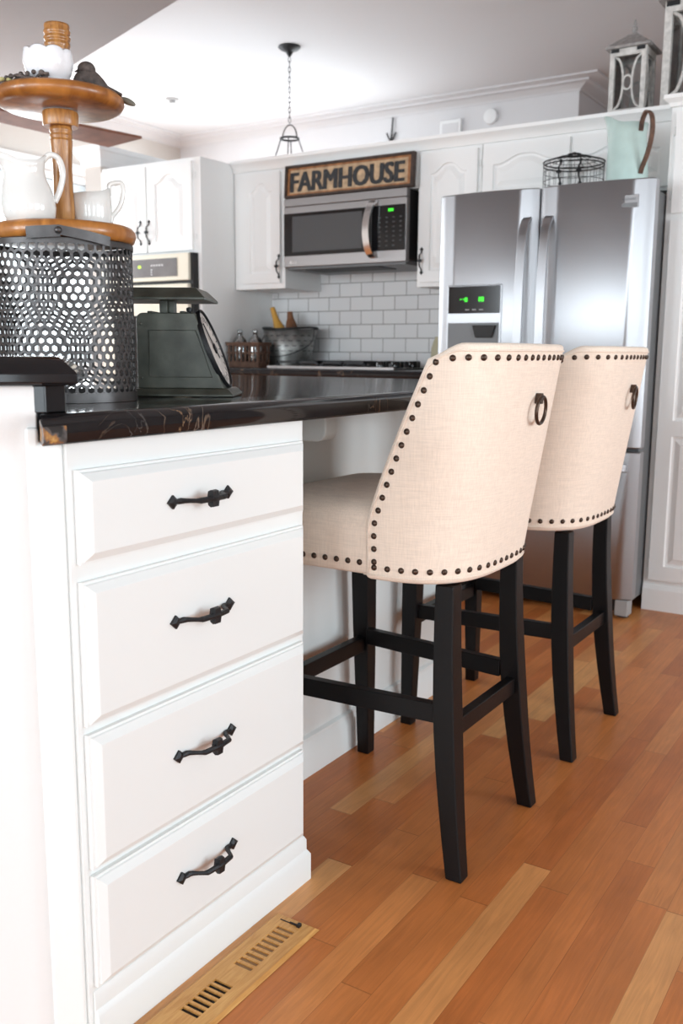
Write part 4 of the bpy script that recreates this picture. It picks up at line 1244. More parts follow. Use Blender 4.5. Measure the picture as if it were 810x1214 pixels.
# oven tower
tw_ = thing('oven_cabinet', 'tall white oven cabinet with two arched doors left of the range', 'cabinet', (-3.53, 4.0, 0))
YT = 3.70
mb = MB()
mb.box(-3.87, -3.19, YT, 4.29, 1.488, 1.945); mb.box(-3.87, -3.845, YT, 4.29, 0.0, 1.488); mb.box(-3.212, -3.19, YT, 4.29, 0.0, 1.488); mb.box(-3.845, -3.212, YT, 4.29, 0, 0.62); mb.box(-3.845, -3.212, 4.27, 4.29, 0.62, 1.488)
bmesh.ops.remove_doubles(mb.bm, verts=mb.bm.verts, dist=1e-5)
mb.build('carcass', 'cab2', tw_)
fdoor(tw_, -3.86, -3.545, 1.500, 1.925, YT, hx=-3.585, hz=1.600, hl=0.12)
fdoor(tw_, -3.535, -3.235, 1.500, 1.925, YT, hx=-3.525+0.0, hz=1.600, hl=0.12, hinge=-3.222)
fdoor(tw_, -3.85, -3.215, 0.12, 0.60, YT, rise=0)
ov = thing('wall_oven', 'bisque built-in oven with grey touch control panel in the oven cabinet', 'oven', (-3.53, 4.0, 0.62))
mb = MB(); mb.box(-3.843, -3.214, 3.66, 4.26, 0.622, 1.486); mb.build('oven_body', 'blackmat', ov, bevel=0.002)
mb = MB(); mb.box(-3.838, -3.228, 3.640, 3.6595, 1.352, 1.484); cpn = mb.build('control_panel', 'cream', ov, bevel=0.003)
mb = MB(); mb.box(-3.80, -3.300, 3.636, 3.6395, 1.372, 1.462); mb.build('display', 'panelgrey', cpn, bevel=0.004)
mb = MB(); mb.ball((-3.555, 3.635, 1.425), 0.010, 10, 8, (1.2, 0.15, 0.8)); mb.build('led', plain('led_yellow_green', (0.2, 0.3, 0, 1), 0.5, emit=((0.55, 0.9, 0.1, 1), 1.0)), cpn)
mb = MB()
for k in range(5): mb.box(-3.475+0.018*k, -3.466+0.018*k, 3.6345, 3.636, 1.426, 1.433)
for k in range(3): mb.box(-3.476, -3.468, 3.6345, 3.636, 1.382+0.012*k, 1.387+0.012*k)
mb.build('key_mark', 'whiteplastic', cpn)
mb = MB(); mb.box(-3.838, -3.228, 3.632, 3.6595, 0.66, 1.335); od = mb.build('oven_door', 'cream', ov, bevel=0.004)
mb = MB(); mb.box(-3.75, -3.32, 3.628, 3.6315, 0.78, 1.18); mb.build('oven_window', 'black', od, bevel=0.003)
mb = MB(); mb.tube([(-3.80, 3.60, 1.29), (-3.27, 3.60, 1.29)], 0.010, 12); mb.box(-3.79, -3.77, 3.60, 3.6325, 1.283, 1.297); mb.box(-3.30, -3.28, 3.60, 3.6325, 1.283, 1.297)
mb.build('handle', 'cream', od, smooth='auto')

# cooktop
ck = thing('gas_cooktop', 'black gas cooktop with iron grates and four side knobs under the microwave', 'cooktop', (-2.48, 3.97, 0.92))
mb = MB(); mb.box(-2.79, -2.10, 3.73, 4.20, 0.9205, 0.930); mb.build('cooktop_pan', 'black', ck, bevel=0.003)
mb = MB(); mb.box(-2.80, -2.09, 3.715, 3.7295, 0.9205, 0.9345); mb.build('front_trim', 'steel2', ck, bevel=0.002)
for gx in (-2.775, -2.515):
    mb = MB()
    x0, x1, y0, y1 = gx, gx+0.25, 3.76, 4.17
    for a, b, c_, d in ((x0, x1, y0, y0+0.012), (x0, x1, y1-0.012, y1), (x0, x0+0.012, y0, y1), (x1-0.012, x1, y0, y1), (x0, x1, (y0+y1)/2-0.006, (y0+y1)/2+0.006), ((x0+x1)/2-0.006, (x0+x1)/2+0.006, y0, y1)):
        mb.box(a, b, c_, d, 0.946, 0.958)
    for a in (x0, x1-0.012):
        for c_ in (y0, y1-0.012, (y0+y1)/2): mb.box(a, a+0.012, c_, c_+0.012, 0.9302, 0.946)
    mb.build('grate', 'iron', ck)
    for cy in (3.86, 4.07):
        mb = MB(); mb.lathe([(0.045, 0.9302), (0.045, 0.938), (0.03, 0.944), (0.005, 0.944)], 24, Matrix.Translation(((x0+x1)/2, cy, 0))); mb.build('burner', 'blackmat', ck, smooth='auto')
for k in range(5):
    mb = MB(); mb.lathe([(0.021, 0.9302), (0.024, 0.934), (0.024, 0.952), (0.020, 0.960), (0.004, 0.9605)], 20, Matrix.Translation((-2.20+0.03*(k % 2), 3.79+0.085*k, 0)))
    mb.build('knob', 'black', ck, smooth='auto')

# microwave
mw = thing('microwave', 'stainless over the range microwave with black window and bowed handle', 'microwave', (-2.485, 4.1, 1.40))
MX0, MX1, MZ0, MZ1, MY = -2.828, -2.14, 1.402, 1.7405, 3.90
mb = MB(); mb.box(MX0+0.004, MX1-0.004, MY+0.035, YW-0.003, MZ0+0.02, MZ1); mb.build('casing', 'blackmat', mw, bevel=0.003)
mb = MB(); mb.box(MX0, MX1, MY, MY+0.034, 1.702, MZ1-0.001); mb.build('vent_grille', 'steel2', mw, bevel=0.002)
mb = MB(); mb.box(MX0, MX1, MY, MY+0.034, MZ0+0.012, 1.7005); mb.build('front_frame', 'steel2', mw, bevel=0.003)
mb = MB(); mb.box(MX0+0.003, -2.327, MY-0.006, MY-0.0002, 1.466, 1.668); dr = mb.build('door_glass', 'black', mw, bevel=0.002)
mb = MB(); mb.box(MX0+0.055, -2.372, MY-0.0075, MY-0.0062, 1.484, 1.652); mb.build('window', 'greyglass', dr, bevel=0.003)
mb = MB(); mb.box(-2.324, MX1-0.004, MY-0.006, MY-0.0002, 1.466, 1.6685); kp = mb.build('control_panel', 'black', mw, bevel=0.002)
mb = MB(); mb.box(-2.232, -2.205, MY-0.0072, MY-0.0062, 1.640, 1.652); mb.build('clock_display', 'green', kp)
mb = MB()
for r_ in range(7):
    for c_ in range(4):
        if r_ == 0 and c_ == 3: continue
        mb.box(-2.283+0.037*c_, -2.271+0.037*c_, MY-0.0068, MY-0.0062, 1.485+0.021*r_, 1.4905+0.021*r_)
mb.build('keypad', 'key', kp)
mb = MB()
hp = smooth_path([(-2.306, MY-0.004, 1.690), (-2.312, MY-0.030, 1.672), (-2.322, MY-0.046, 1.62), (-2.327, MY-0.050, 1.555), (-2.322, MY-0.044, 1.49), (-2.314, MY-0.028, 1.452), (-2.308, MY-0.004, 1.440)])
mb.strap(hp, (1, 0, 0), 0.034, 0.010)
mb.build('handle', 'silver', mw, smooth='auto')
mb = MB(); mb.box(MX0+0.01, MX1-0.01, MY+0.02, YW-0.01, MZ0, MZ0+0.0195); mb.build('underside_grille', 'greydark', mw, bevel=0.003)
mb = MB(); mb.box(-2.72, -2.30, 3.93, 4.10, MZ0-0.004, MZ0-0.0002); mb.build('filter', 'blackmat', mw)
mb = text_mesh('LG', 0.022, 0.012, 0.001, 0.01); mb.bm.transform(Matrix.Translation((-2.775, MY-0.0003, 1.430)))
mb.build('maker_mark', 'whiteplastic', mw)
mb = MB(); mb.lathe([(0.007, 0), (0.007, 0.001)], 20, Matrix.Translation((-2.787, MY-0.0002, 1.436)) @ Matrix.Rotation(PI/2, 4, 'X')); mb.build('maker_roundel', 'whiteplastic', mw)

# sign
sg = thing('wooden_sign', 'framed distressed wooden sign reading FARMHOUSE standing on the microwave', 'sign', (-2.47, 3.91, 1.7415))
SX0, SX1, SZ0, SZ1 = -2.825, -2.108, 1.742, 1.895
Mg = Matrix.Translation((0, 3.905, SZ0)) @ Matrix.Rotation(math.radians(-4), 4, 'X') @ Matrix.Translation((0, 0, -SZ0))
mb = MB(); mb.box(SX0+0.008, SX1-0.008, 0.004, 0.014, SZ0+0.006, SZ1-0.006, Mg); mb.build('board', 'signtan', sg)
mb = MB()
for a, b, c_, d in ((SX0, SX1, SZ0, SZ0+0.011), (SX0, SX1, SZ1-0.012, SZ1), (SX0, SX0+0.013, SZ0+0.011, SZ1-0.012), (SX1-0.016, SX1, SZ0+0.011, SZ1-0.012)):
    mb.box(a, b, -0.010, 0.016, c_, d, Mg)
mb.build('frame', 'signframe', sg, bevel=0.001)
mb = MB()
for a, b, c_, d in ((SX0+0.013, SX1-0.016, SZ0+0.011, SZ0+0.021), (SX0+0.013, SX1-0.016, SZ1-0.020, SZ1-0.012), (SX0+0.013, SX0+0.024, SZ0+0.021, SZ1-0.020), (SX1-0.034, SX1-0.016, SZ0+0.021, SZ1-0.020)):
    mb.box(a, b, 0.0, 0.0042, c_, d, Mg)
mb.build('inner_border', 'signorange', sg)
mb = text_mesh('FARMHOUSE', 0.628, 0.090, 0.0015, 0.0)
for dx_, dz_ in ((0.004, 0.0), (0.008, 0.0), (0.012, 0.0), (0.002, -0.004), (0.007, -0.004), (0.012, -0.004)):
    m3 = text_mesh('FARMHOUSE', 0.628, 0.090, 0.0015-0.0001*dx_*100, 0.0)
    m3.bm.transform(Matrix.Translation((dx_, 0, dz_)))
    tmp = bpy.data.meshes.new('tmp'); m3.bm.to_mesh(tmp); mb.bm.from_mesh(tmp); bpy.data.meshes.remove(tmp); m3.bm.free()
mb.bm.transform(Mg @ Matrix.Translation((SX0+0.026, 0.0038, SZ0+0.031)))
mb.build('lettering', 'signink', sg)

# ================================================================== REFRIGERATOR
fr = thing('refrigerator', 'stainless double door refrigerator with water dispenser, beside the tall pantry', 'refrigerator', (-1.345, 3.9, 0))
FX0, FX1, FY = -1.768, -0.925, 3.50
mb = MB(); mb.box(FX0+0.012, -0.943, 3.562, 4.26, 0.055, 1.588); mb.build('case', 'greydark', fr, bevel=0.004)
mb = MB()
for x in (FX0+0.05, FX1-0.13):
    mb.box(x, x+0.07, 3.53, 3.60, 1.588, 1.612)
mb.build('hinge_cover', 'greydark', fr, bevel=0.006)
def fridge_door(x0, x1, z0, z1, name, notch=None):
    """convex front; sheet of columns"""
    mb = MB(); n = 26
    def yf(u):                   # u 0..1
        return FY + 0.004 - 0.022*(1-(2*u-1)**2) + (0.008 if u in (0, 1) else 0)
    def ringz(z, ins=0.0):
        pts = []
        for k in range(n+1):
            u = k/n; pts.append(Vector((x0+ins+(x1-x0-2*ins)*u, yf(u)+ins*0.7, z)))
        pts.append(Vector((x1-ins, 3.560, z))); pts.append(Vector((x0+ins, 3.560, z)))
        return pts
    mb.loft([ringz(z0, 0.003), ringz(z0+0.004), ringz(z1-0.004), ringz(z1, 0.003)])
    return mb.build(name, 'steel', fr, smooth='auto', angle=30)
SPL = -1.352
dl_ = fridge_door(FX0, SPL-0.003, 0.655, 1.615, 'door')
dr_ = fridge_door(SPL+0.003, FX1, 0.655, 1.615, 'door')
fz = fridge_door(FX0, FX1, 0.075, 0.640, 'freezer_drawer')
mb = MB(); mb.box(FX0+0.02, FX1-0.02, 3.53, 3.561, 0.022, 0.072); mb.build('toe_grille', 'blackmat', fr, bevel=0.002)
for a in (FX1-0.06, FX0+0.01):
    mb = MB(); mb.box(a, a+0.05, 3.50, 3.5615, 0.012, 0.074); mb.build('corner_foot', 'grey', fr, bevel=0.004)
mb = MB()
for x in (FX0+0.04, FX1-0.04): mb.lathe([(0.022, 0.0), (0.022, 0.0125)], 16, Matrix.Translation((x, 3.55, 0)))
for x in (FX0+0.06, FX1-0.06): mb.lathe([(0.022, 0.0), (0.022, 0.056)], 16, Matrix.Translation((x, 4.15, 0)))
mb.build('foot', 'blackmat', fr)
for x, par, bend in ((-1.395, dl_, -0.0), (-1.308, dr_, 0.0)):
    mb = MB()
    hp = smooth_path([(x, FY+0.004, 1.505), (x, FY-0.022, 1.488), (x, FY-0.048, 1.43), (x, FY-0.062, 1.28), (x, FY-0.066, 1.12), (x, FY-0.062, 0.96), (x, FY-0.048, 0.80), (x, FY-0.022, 0.745), (x, FY+0.004, 0.73)])
    mb.strap(hp, (1, 0, 0), 0.034, 0.014)
    mb.build('handle', 'steel', par, smooth='auto', bevel=0.004)
mb = MB(); hp = smooth_path([(-1.70, FY, 0.580), (-1.68, FY-0.05, 0.585), (-1.345, FY-0.062, 0.588), (-1.00, FY-0.05, 0.585), (-0.975, FY, 0.580)])
mb.strap(hp, (0, 0, 1), 0.030, 0.014); mb.build('handle', 'steel', fz, smooth='auto', bevel=0.004)
# dispenser
DXa, DXb = -1.718, -1.482
ds_y = FY-0.020
mb = MB(); mb.box(DXa, DXb, ds_y, FY+0.02, 1.0, 1.265); dsp = mb.build('dispenser', 'steel', dl_, bevel=0.004)
mb = MB(); mb.box(DXa+0.008, DXb-0.006, ds_y-0.003, ds_y-0.0002, 1.155, 1.260); mb.build('dispenser_display', 'black', dsp, bevel=0.002)
mb = MB(); mb.box(DXa+0.008, DXb-0.008, ds_y-0.0015, ds_y-0.0002, 1.005, 1.118); mb.build('dispenser_recess', 'greydark', dsp, bevel=0.002)
mb = MB(); mb.prism([(-1.60, 1.108), (-1.50, 1.108), (-1.515, 1.06), (-1.585, 1.06)], 'y', ds_y-0.014, ds_y-0.0018); mb.build('dispenser_paddle', 'blackmat', dsp, bevel=0.003)
mb = MB(); mb.box(-1.578, -1.571, ds_y-0.0042, ds_y-0.0032, 1.200, 1.218); mb.box(-1.568, -1.556, ds_y-0.0042, ds_y-0.0032, 1.200, 1.218); mb.box(-1.5711, -1.5679, ds_y-0.0042, ds_y-0.0032, 1.204, 1.214)
m2 = MB()
m2.box(-1.658, -1.652, ds_y-0.0042, ds_y-0.0032, 1.208, 1.212); m2.box(-1.646, -1.640, ds_y-0.0042, ds_y-0.0032, 1.208, 1.212); m2.box(-1.638, -1.626, ds_y-0.0042, ds_y-0.0032, 1.200, 1.217)
m2.build('temperature_mark', 'green', dsp)
mb.build('temperature_reading', 'green', dsp)
mb = MB()
for k in range(3): mb.box(-1.635+0.030*k, -1.618+0.030*k, ds_y-0.0040, ds_y-0.0032, 1.167, 1.171)
mb.build('touch_key', 'grey', dsp)
# badge
mb = MB(); mb.box(-1.052, -0.978, FY-0.012, FY-0.001, 1.516, 1.560); bdg = mb.build('badge', 'badge', dr_, bevel=0.002)
mb = MB(); mb.box(-1.049, -0.981, FY-0.0130, FY-0.0122, 1.518, 1.532); mb.build('badge_band', 'greydark', bdg)
mb = text_mesh('FRIGIDAIRE', 0.056, 0.0075, 0.0006, 0.01); mb.bm.transform(Matrix.Translation((-1.043, FY-0.0123, 1.541))); mb.build('badge_text', 'greydark', bdg)

# ================================================================== PANTRY
pn = thing('pantry_cabinet', 'tall white pantry cabinet with panelled doors right of the refrigerator', 'cabinet', (-0.55, 4.0, 0))
YP = 3.715
mb = MB(); mb.box(-0.938, -0.10, YP, 4.294, 0.0, 1.89); mb.build('carcass', 'cab2', pn, bevel=0.0015)
for a, b, hxx in ((-0.915, -0.535, -0.56), (-0.525, -0.12, -0.50)):
    fdoor(pn, a, b, 1.515, 1.87, YP, rise=0.035, ins=0.055, hx=hxx, hz=1.58, hinge=(a-0.006 if a < -0.9 else None))
    hh = 1.49-0.125
    fdoor(pn, a, b, 0.125, 1.49, YP, ins=0.055, hx=hxx, hz=1.1, hinge=(a-0.006 if a < -0.9 else None), panels=[(0, 0, b-a, 0.62, 0), (0, 0.57, b-a, hh-0.57, 0.0)])
mb = MB(); mb.prism([(YP, 0.0), (YP-0.014, 0.0), (YP-0.014, 0.085), (YP-0.006, 0.1), (YP, 0.102)], 'x', -0.935, -0.10); mb.build('base_moulding', 'cab2', pn)
mb = MB()
mb.loft([[Vector((-0.935-d, YP-d, z)), Vector((-0.10+d, YP-d, z)), Vector((-0.10+d, 4.294, z)), Vector((-0.935-d, 4.294, z))] for d, z in ((0.0, 1.8905), (0.008, 1.892), (0.012, 1.905), (0.024, 1.915), (0.028, 1.918), (0.028, 1.932), (0, 1.9325))])
mb.build('crown', 'cab2', pn)

# ================================================================== THINGS ON TOP
# wire basket on the fridge
wc = Vector((-1.322, 3.78, 1.5885))
wb = thing('wire_basket', 'round black wire basket with domed lid on top of the refrigerator', 'basket', tuple(wc))
mb = MB(); RW = 0.118
def circ(r, z, n=40): return [wc+Vector((r*math.cos(2*PI*k/n), r*math.sin(2*PI*k/n), z)) for k in range(n)]
for z in (0.003, 0.045, 0.085, 0.120): mb.tube(circ(RW, z), 0.0012 if z > 0.01 else 0.002, 5, cyclic=True)
for k in range(24):
    t = 2*PI*k/24; mb.tube([wc+Vector((RW*math.cos(t), RW*math.sin(t), 0.003)), wc+Vector((RW*math.cos(t), RW*math.sin(t), 0.145))], 0.0009, 4)
mb.tube(circ(RW, 0.146), 0.0026, 6, cyclic=True)
mb.build('wire_wall', 'wirered', wb)
mb = MB()
mb.tube(circ(RW+0.001, 0.158), 0.0028, 6, cyclic=True)
def lidz(r): return 0.158 + 0.030*(1-(r/RW)**1.6)
for k in range(20):
    t = 2*PI*k/20; mb.tube([wc+Vector((r*math.cos(t), r*math.sin(t), lidz(r))) for r in (RW, RW*0.75, RW*0.5, RW*0.25, 0.012)], 0.0010, 4)
for q in (0.3, 0.55, 0.8): mb.tube(circ(RW*q, lidz(RW*q)), 0.0012, 5, cyclic=True)
mb.tube(circ(0.024, lidz(0.02)+0.001), 0.004, 6, cyclic=True)
mb.tube([wc+Vector((0.010*math.cos(t), 0, lidz(0.01)+0.010*math.sin(t))) for t in [PI*k/8 for k in range(9)]], 0.0014, 5)
mb.build('wire_lid', 'wirered', wb)
# mint pitcher
mc = Vector((-1.085, 3.70, 1.5885))
mp_ = thing('enamel_pitcher', 'tall mint green enamel pitcher with rusty strap handle on the refrigerator', 'pitcher', tuple(mc))
mb = MB()
vessel(mb, mc, [(0.070, 0), (0.076, 0.002), (0.078, 0.02), (0.076, 0.08), (0.068, 0.16), (0.064, 0.215), (0.068, 0.255)], 48, (PI+0.25, 0.026), 0.003,
       lambda t: 0.036*max(0, math.cos(t-PI-0.25))**3)
mb.build('pitcher_body', 'mint', mp_, smooth=True)
mb = MB()
hd_ = Vector((0.80, -0.60, 0)).normalized()
hp = smooth_path([mc+hd_*0.066+Vector((0, 0, 0.222)), mc+hd_*0.074+Vector((0, 0, 0.262)), mc+hd_*0.096+Vector((0, 0, 0.285)), mc+hd_*0.125+Vector((0, 0, 0.262)), mc+hd_*0.132+Vector((0, 0, 0.205)), mc+hd_*0.114+Vector((0, 0, 0.14)), mc+hd_*0.085+Vector((0, 0, 0.090)), mc+hd_*0.078+Vector((0, 0, 0.070))])
side_ = Vector((-hd_.y, hd_.x, 0))
mb.strap(hp, side_, 0.018, 0.006); mb.build('handle', 'rust', mp_, smooth='auto')
# lanterns
def lantern(name_label, x0, y0, z0, w_, h_, dpt, s):
    t = thing('lantern', name_label, 'lantern', (x0+w_/2, y0+dpt/2, z0), 0, 'whitewashed lanterns on the cabinet tops')
    p = 0.020*s
    mb = MB()
    for a in (x0, x0+w_-p):
        for b in (y0, y0+dpt-p): mb.box(a, a+p, b, b+p, z0+0.02*s, z0+h_)
    for zz in (z0+0.02*s, z0+h_-0.028*s):
        mb.box(x0+p, x0+w_-p, y0, y0+p*0.7, zz, zz+0.028*s); mb.box(x0+p, x0+w_-p, y0+dpt-p*0.7, y0+dpt, zz, zz+0.028*s)
        mb.box(x0, x0+p*0.7, y0+p, y0+dpt-p, zz, zz+0.028*s); mb.box(x0+w_-p*0.7, x0+w_, y0+p, y0+dpt-p, zz, zz+0.028*s)
    body = mb.build('frame', 'lantern', t, bevel=0.001)
    mb = MB(); mb.box(x0-0.008*s, x0+w_+0.008*s, y0-0.008*s, y0+dpt+0.008*s, z0, z0+0.02*s); mb.build('base', 'lantern', t, bevel=0.002)
    mb = MB()
    def rl(i, z): return [Vector((x0+i, y0+i, z)), Vector((x0+w_-i, y0+i, z)), Vector((x0+w_-i, y0+dpt-i, z)), Vector((x0+i, y0+dpt-i, z))]
    zt_ = z0+h_
    mb.loft([rl(-0.016*s, zt_), rl(-0.018*s, zt_+0.010*s), rl(-0.010*s, zt_+0.014*s), rl(0.05*s, zt_+0.062*s), rl(0.054*s, zt_+0.067*s)])
    roof = mb.build('roof', 'lanternroof', t, bevel=0.001)
    cx, cy = x0+w_/2, y0+dpt/2
    mb = MB(); mb.lathe([(0.012*s, zt_+0.066*s), (0.013*s, zt_+0.074*s), (0.006*s, zt_+0.080*s), (0.011*s, zt_+0.088*s), (0.011*s, zt_+0.096*s), (0.005*s, zt_+0.102*s), (0.007*s, zt_+0.110*s), (0.002*s, zt_+0.128*s)], 16, Matrix.Translation((cx, cy, 0)))
    mb.build('finial', 'lanternroof', roof, smooth=True)
    for a in (x0+0.004*s, x0+w_-0.040*s):
        mb = MB(); mb.box(a, a+0.034*s, y0-0.003*s, y0-0.0002, zt_-0.014*s, zt_-0.001*s)
        mb.build('hinge', 'iron', t)
    # curved fretwork
    def fret(plane, sg):
        mb = MB()
        L0 = w_ if plane == 'y' else dpt
        zA, zB = z0+0.048*s, z0+h_-0.028*s
        zm = (zA+zB)/2
        def Q(u, z):
            if plane == 'y': return Vector((x0+u, y0+p*0.35 if sg < 0 else y0+dpt-p*0.35, z))
            return Vector((x0+p*0.35 if sg < 0 else x0+w_-p*0.35, y0+u, z))
        for side_s in (-1, 1):
            pts = []
            for k in range(17):
                v_ = -1+2*k/16
                u = L0/2 + side_s*(0.018*s + (L0/2-p-0.018*s)*(1-math.sqrt(max(0, 1-v_*v_))))
                pts.append(Q(u, zm+v_*(zB-zA)/2))
            mb.tube(pts, 0.0052*s, 6)
        pts = [Q(L0/2+0.019*s*math.cos(2*PI*k/20), zm+0.028*s*math.sin(2*PI*k/20)) for k in range(20)]
        mb.tube(pts, 0.0046*s, 6, cyclic=True)
        mb.build('fretwork', 'lantern', body, smooth=True)
    fret('y', -1); fret('y', 1); fret('x', -1); fret('x', 1)
    mb = MB(); e = p*0.75
    mb.box(x0+p, x0+w_-p, y0+e, y0+e+0.0015, z0+0.05*s, z0+h_-0.03*s); mb.build('pane', 'glass', body)
    mb = MB(); mb.box(x0+p, x0+w_-p, y0+dpt-e-0.0015, y0+dpt-e, z0+0.05*s, z0+h_-0.03*s); mb.build('pane', 'glass', body)
    mb = MB(); mb.box(x0+e, x0+e+0.0015, y0+p, y0+dpt-p, z0+0.05*s, z0+h_-0.03*s); mb.build('pane', 'glass', body)
    mb = MB(); mb.box(x0+w_-e-0.0015, x0+w_-e, y0+p, y0+dpt-p, z0+0.05*s, z0+h_-0.03*s); mb.build('pane', 'glass', body)
lantern('smaller whitewashed lantern with fretwork, on the cabinet above the refrigerator', -1.300, 4.10, 1.9555, 0.150, 0.285, 0.150, 1.0)
lantern('larger whitewashed lantern with fretwork, partly cut off by the right frame edge', -1.086, 4.10, 1.9555, 0.235, 0.435, 0.2, 1.5)

# ================================================================== COUNTER THINGS AT THE TILED WALL
bc_ = Vector((-3.075, 3.93, 0.9205))
bcr = thing('bottle_crate', 'small brown slatted crate holding glass bottles in the counter corner', 'crate', tuple(bc_))
mb = MB()
cx0, cx1, cy0, cy1 = -3.178, -2.960, 3.86, 3.97
def clp(i, z): return [Vector((cx0+i, cy0+i, z)), Vector((cx1-i, cy0+i, z)), Vector((cx1-i, cy1-i, z)), Vector((cx0+i, cy1-i, z))]
def ringband(mb, z0, z1, i0, i1, th=0.006):
    mb.loft([clp(i0, z0), clp(i1, z1), clp(i1+th, z1), clp(i0+th, z0), clp(i0, z0)], cap=False)
ringband(mb, 0.9205, 0.950, 0.012, 0.010); ringband(mb, 1.030, 1.048, 0.002, 0.0); ringband(mb, 0.990, 0.998, 0.006, 0.005)
mb.box(cx0+0.014, cx1-0.014, cy0+0.014, cy1-0.014, 0.9207, 0.926)
for k in range(8):
    for yy in (cy0+0.007, cy1-0.011):
        x = cx0+0.012+(cx1-cx0-0.032)*k/7; mb.box(x, x+0.010, yy, yy+0.004, 0.945, 1.033)
for k in range(4):
    for xx in (cx0+0.007, cx1-0.011):
        y = cy0+0.012+(cy1-cy0-0.032)*k/3; mb.box(xx, xx+0.004, y, y+0.010, 0.945, 1.033)
mb.build('crate_frame', 'brownwood', bcr)
for k, (x, lab) in enumerate(((-3.125, 'clear glass bottle in the left half of the brown crate'), (-3.025, 'clear glass bottle in the right half of the brown crate'))):
    b = thing('glass_bottle', lab, 'bottle', (x, 3.915, 0.927), 0, 'bottles in the brown crate')
    mb = MB(); mb.lathe([(0.036, 0), (0.041, 0.004), (0.042, 0.09), (0.040, 0.115), (0.028, 0.140), (0.014, 0.152), (0.012, 0.165)], 28, Matrix.Translation((x, 3.915, 0.927)), cap=False)
    mb.lathe([(0.001, 0.0005), (0.036, 0.0005)], 28, Matrix.Translation((x, 3.915, 0.927)), cap=False)
    mb.build('bottle_body', 'bottle', b, smooth=True, solid=0.002)
    mb = MB(); mb.lathe([(0.010, 0.1655), (0.0125, 0.168), (0.0145, 0.176), (0.010, 0.186), (0.003, 0.190)], 16, Matrix.Translation((x, 3.915, 0.927)))
    mb.build('stopper', 'bottle', b, smooth=True)
bu = Vector((-2.958, 4.132, 0.9205))
bkt = thing('metal_bucket', 'grey slotted metal bucket with dark rim holding wooden utensils', 'bucket', tuple(bu))
mb = MB(); Mbu = Matrix.Translation(bu)
mb.lathe([(0.001, 0.001), (0.108, 0.001), (0.110, 0.008), (0.116, 0.06), (0.144, 0.195)], 48, Mbu, cap=False)
mb.build('bucket_wall', 'zinc', bkt, smooth=True, solid=0.002)
mb = MB(); mb.tube([bu+Vector((0.145*math.cos(2*PI*k/48), 0.145*math.sin(2*PI*k/48), 0.196+0.010*math.cos(2*PI*k/48)**2)) for k in range(48)], 0.0055, 8, cyclic=True)
mb.build('rim', 'blackmat', bkt, smooth=True)
mb = MB()
for r_ in range(4):
    for k in range(20):
        t = 2*PI*(k+0.5*(r_ % 2))/20; z = 0.085+0.026*r_; rr = 0.116+(z-0.06)/0.135*0.028+0.0012
        c_ = bu+Vector((rr*math.cos(t), rr*math.sin(t), z))
        Mx = Matrix.Translation(c_) @ Matrix.Rotation(t, 4, 'Z')
        mb.box(-0.0006, 0.0006, -0.011, 0.011, -0.0020, 0.0020, Mx)
mb.build('slot', 'blackmat', bkt)
mb = MB()
mb.tube(smooth_path([bu+Vector((-0.152, 0, 0.198)), bu+Vector((-0.15, -0.06, 0.12)), bu+Vector((-0.08, -0.135, 0.07)), bu+Vector((0.02, -0.150, 0.055)), bu+Vector((0.12, -0.11, 0.08)), bu+Vector((0.158, -0.03, 0.13)), bu+Vector((0.154, 0, 0.198))]), 0.0022, 6)
mb.build('bail_handle', 'iron', bkt, smooth=True)
def utensil(label, name, cat, pts, rr, mat, flat=1.0):
    t = MB(); pp = smooth_path(pts, 5); n_ = len(pp)
    rs = [rr[0]+(rr[1]-rr[0])*i/(n_-1) for i in range(n_)]
    if len(rr) > 2:
        rs = []
        for i in range(n_):
            q = i/(n_-1)*(len(rr)-1); k = min(int(q), len(rr)-2); rs.append(rr[k]+(rr[k+1]-rr[k])*(q-k))
    t.tube(pp, rs, 10)
    tag(t.build(name, mat, smooth=True), label, cat, 'wooden utensils in the bucket')
utensil('yellow wooden utensil leaning left in the metal bucket', 'wooden_utensil', 'utensil', [bu+Vector((0.0, -0.02, 0.03)), bu+Vector((-0.035, -0.03, 0.17)), bu+Vector((-0.068, -0.03, 0.24)), bu+Vector((-0.095, -0.03, 0.31))], [0.018, 0.032, 0.028, 0.016, 0.013], 'spoonyellow')
utensil('dark brown wooden utensil, upright behind the yellow one', 'wooden_utensil', 'utensil', [bu+Vector((0.03, 0.05, 0.03)), bu+Vector((-0.0, 0.04, 0.18)), bu+Vector((-0.026, 0.04, 0.25)), bu+Vector((-0.030, 0.04, 0.292))], [0.016, 0.026, 0.024, 0.017, 0.014], 'spoonbrown')
utensil('short reddish wooden utensil low on the right in the metal bucket', 'wooden_utensil', 'utensil', [bu+Vector((0.07, -0.02, 0.03)), bu+Vector((0.040, -0.045, 0.17)), bu+Vector((0.030, -0.045, 0.215)), bu+Vector((0.024, -0.045, 0.245))], [0.014, 0.024, 0.022, 0.012], 'spoonbrown')
mb = MB(); mb.lathe([(0.03, 0), (0.045, 0.004), (0.052, 0.05), (0.05, 0.10), (0.040, 0.135), (0.032, 0.148), (0.034, 0.155), (0.026, 0.155), (0.004, 0.150)], 28, Matrix.Translation((-2.045, 4.10, 0.9205)))
tag(mb.build('stoneware_jar', 'tan', smooth=True), 'tan jar on the far counter, peeking out behind the nearer stool', 'jar')

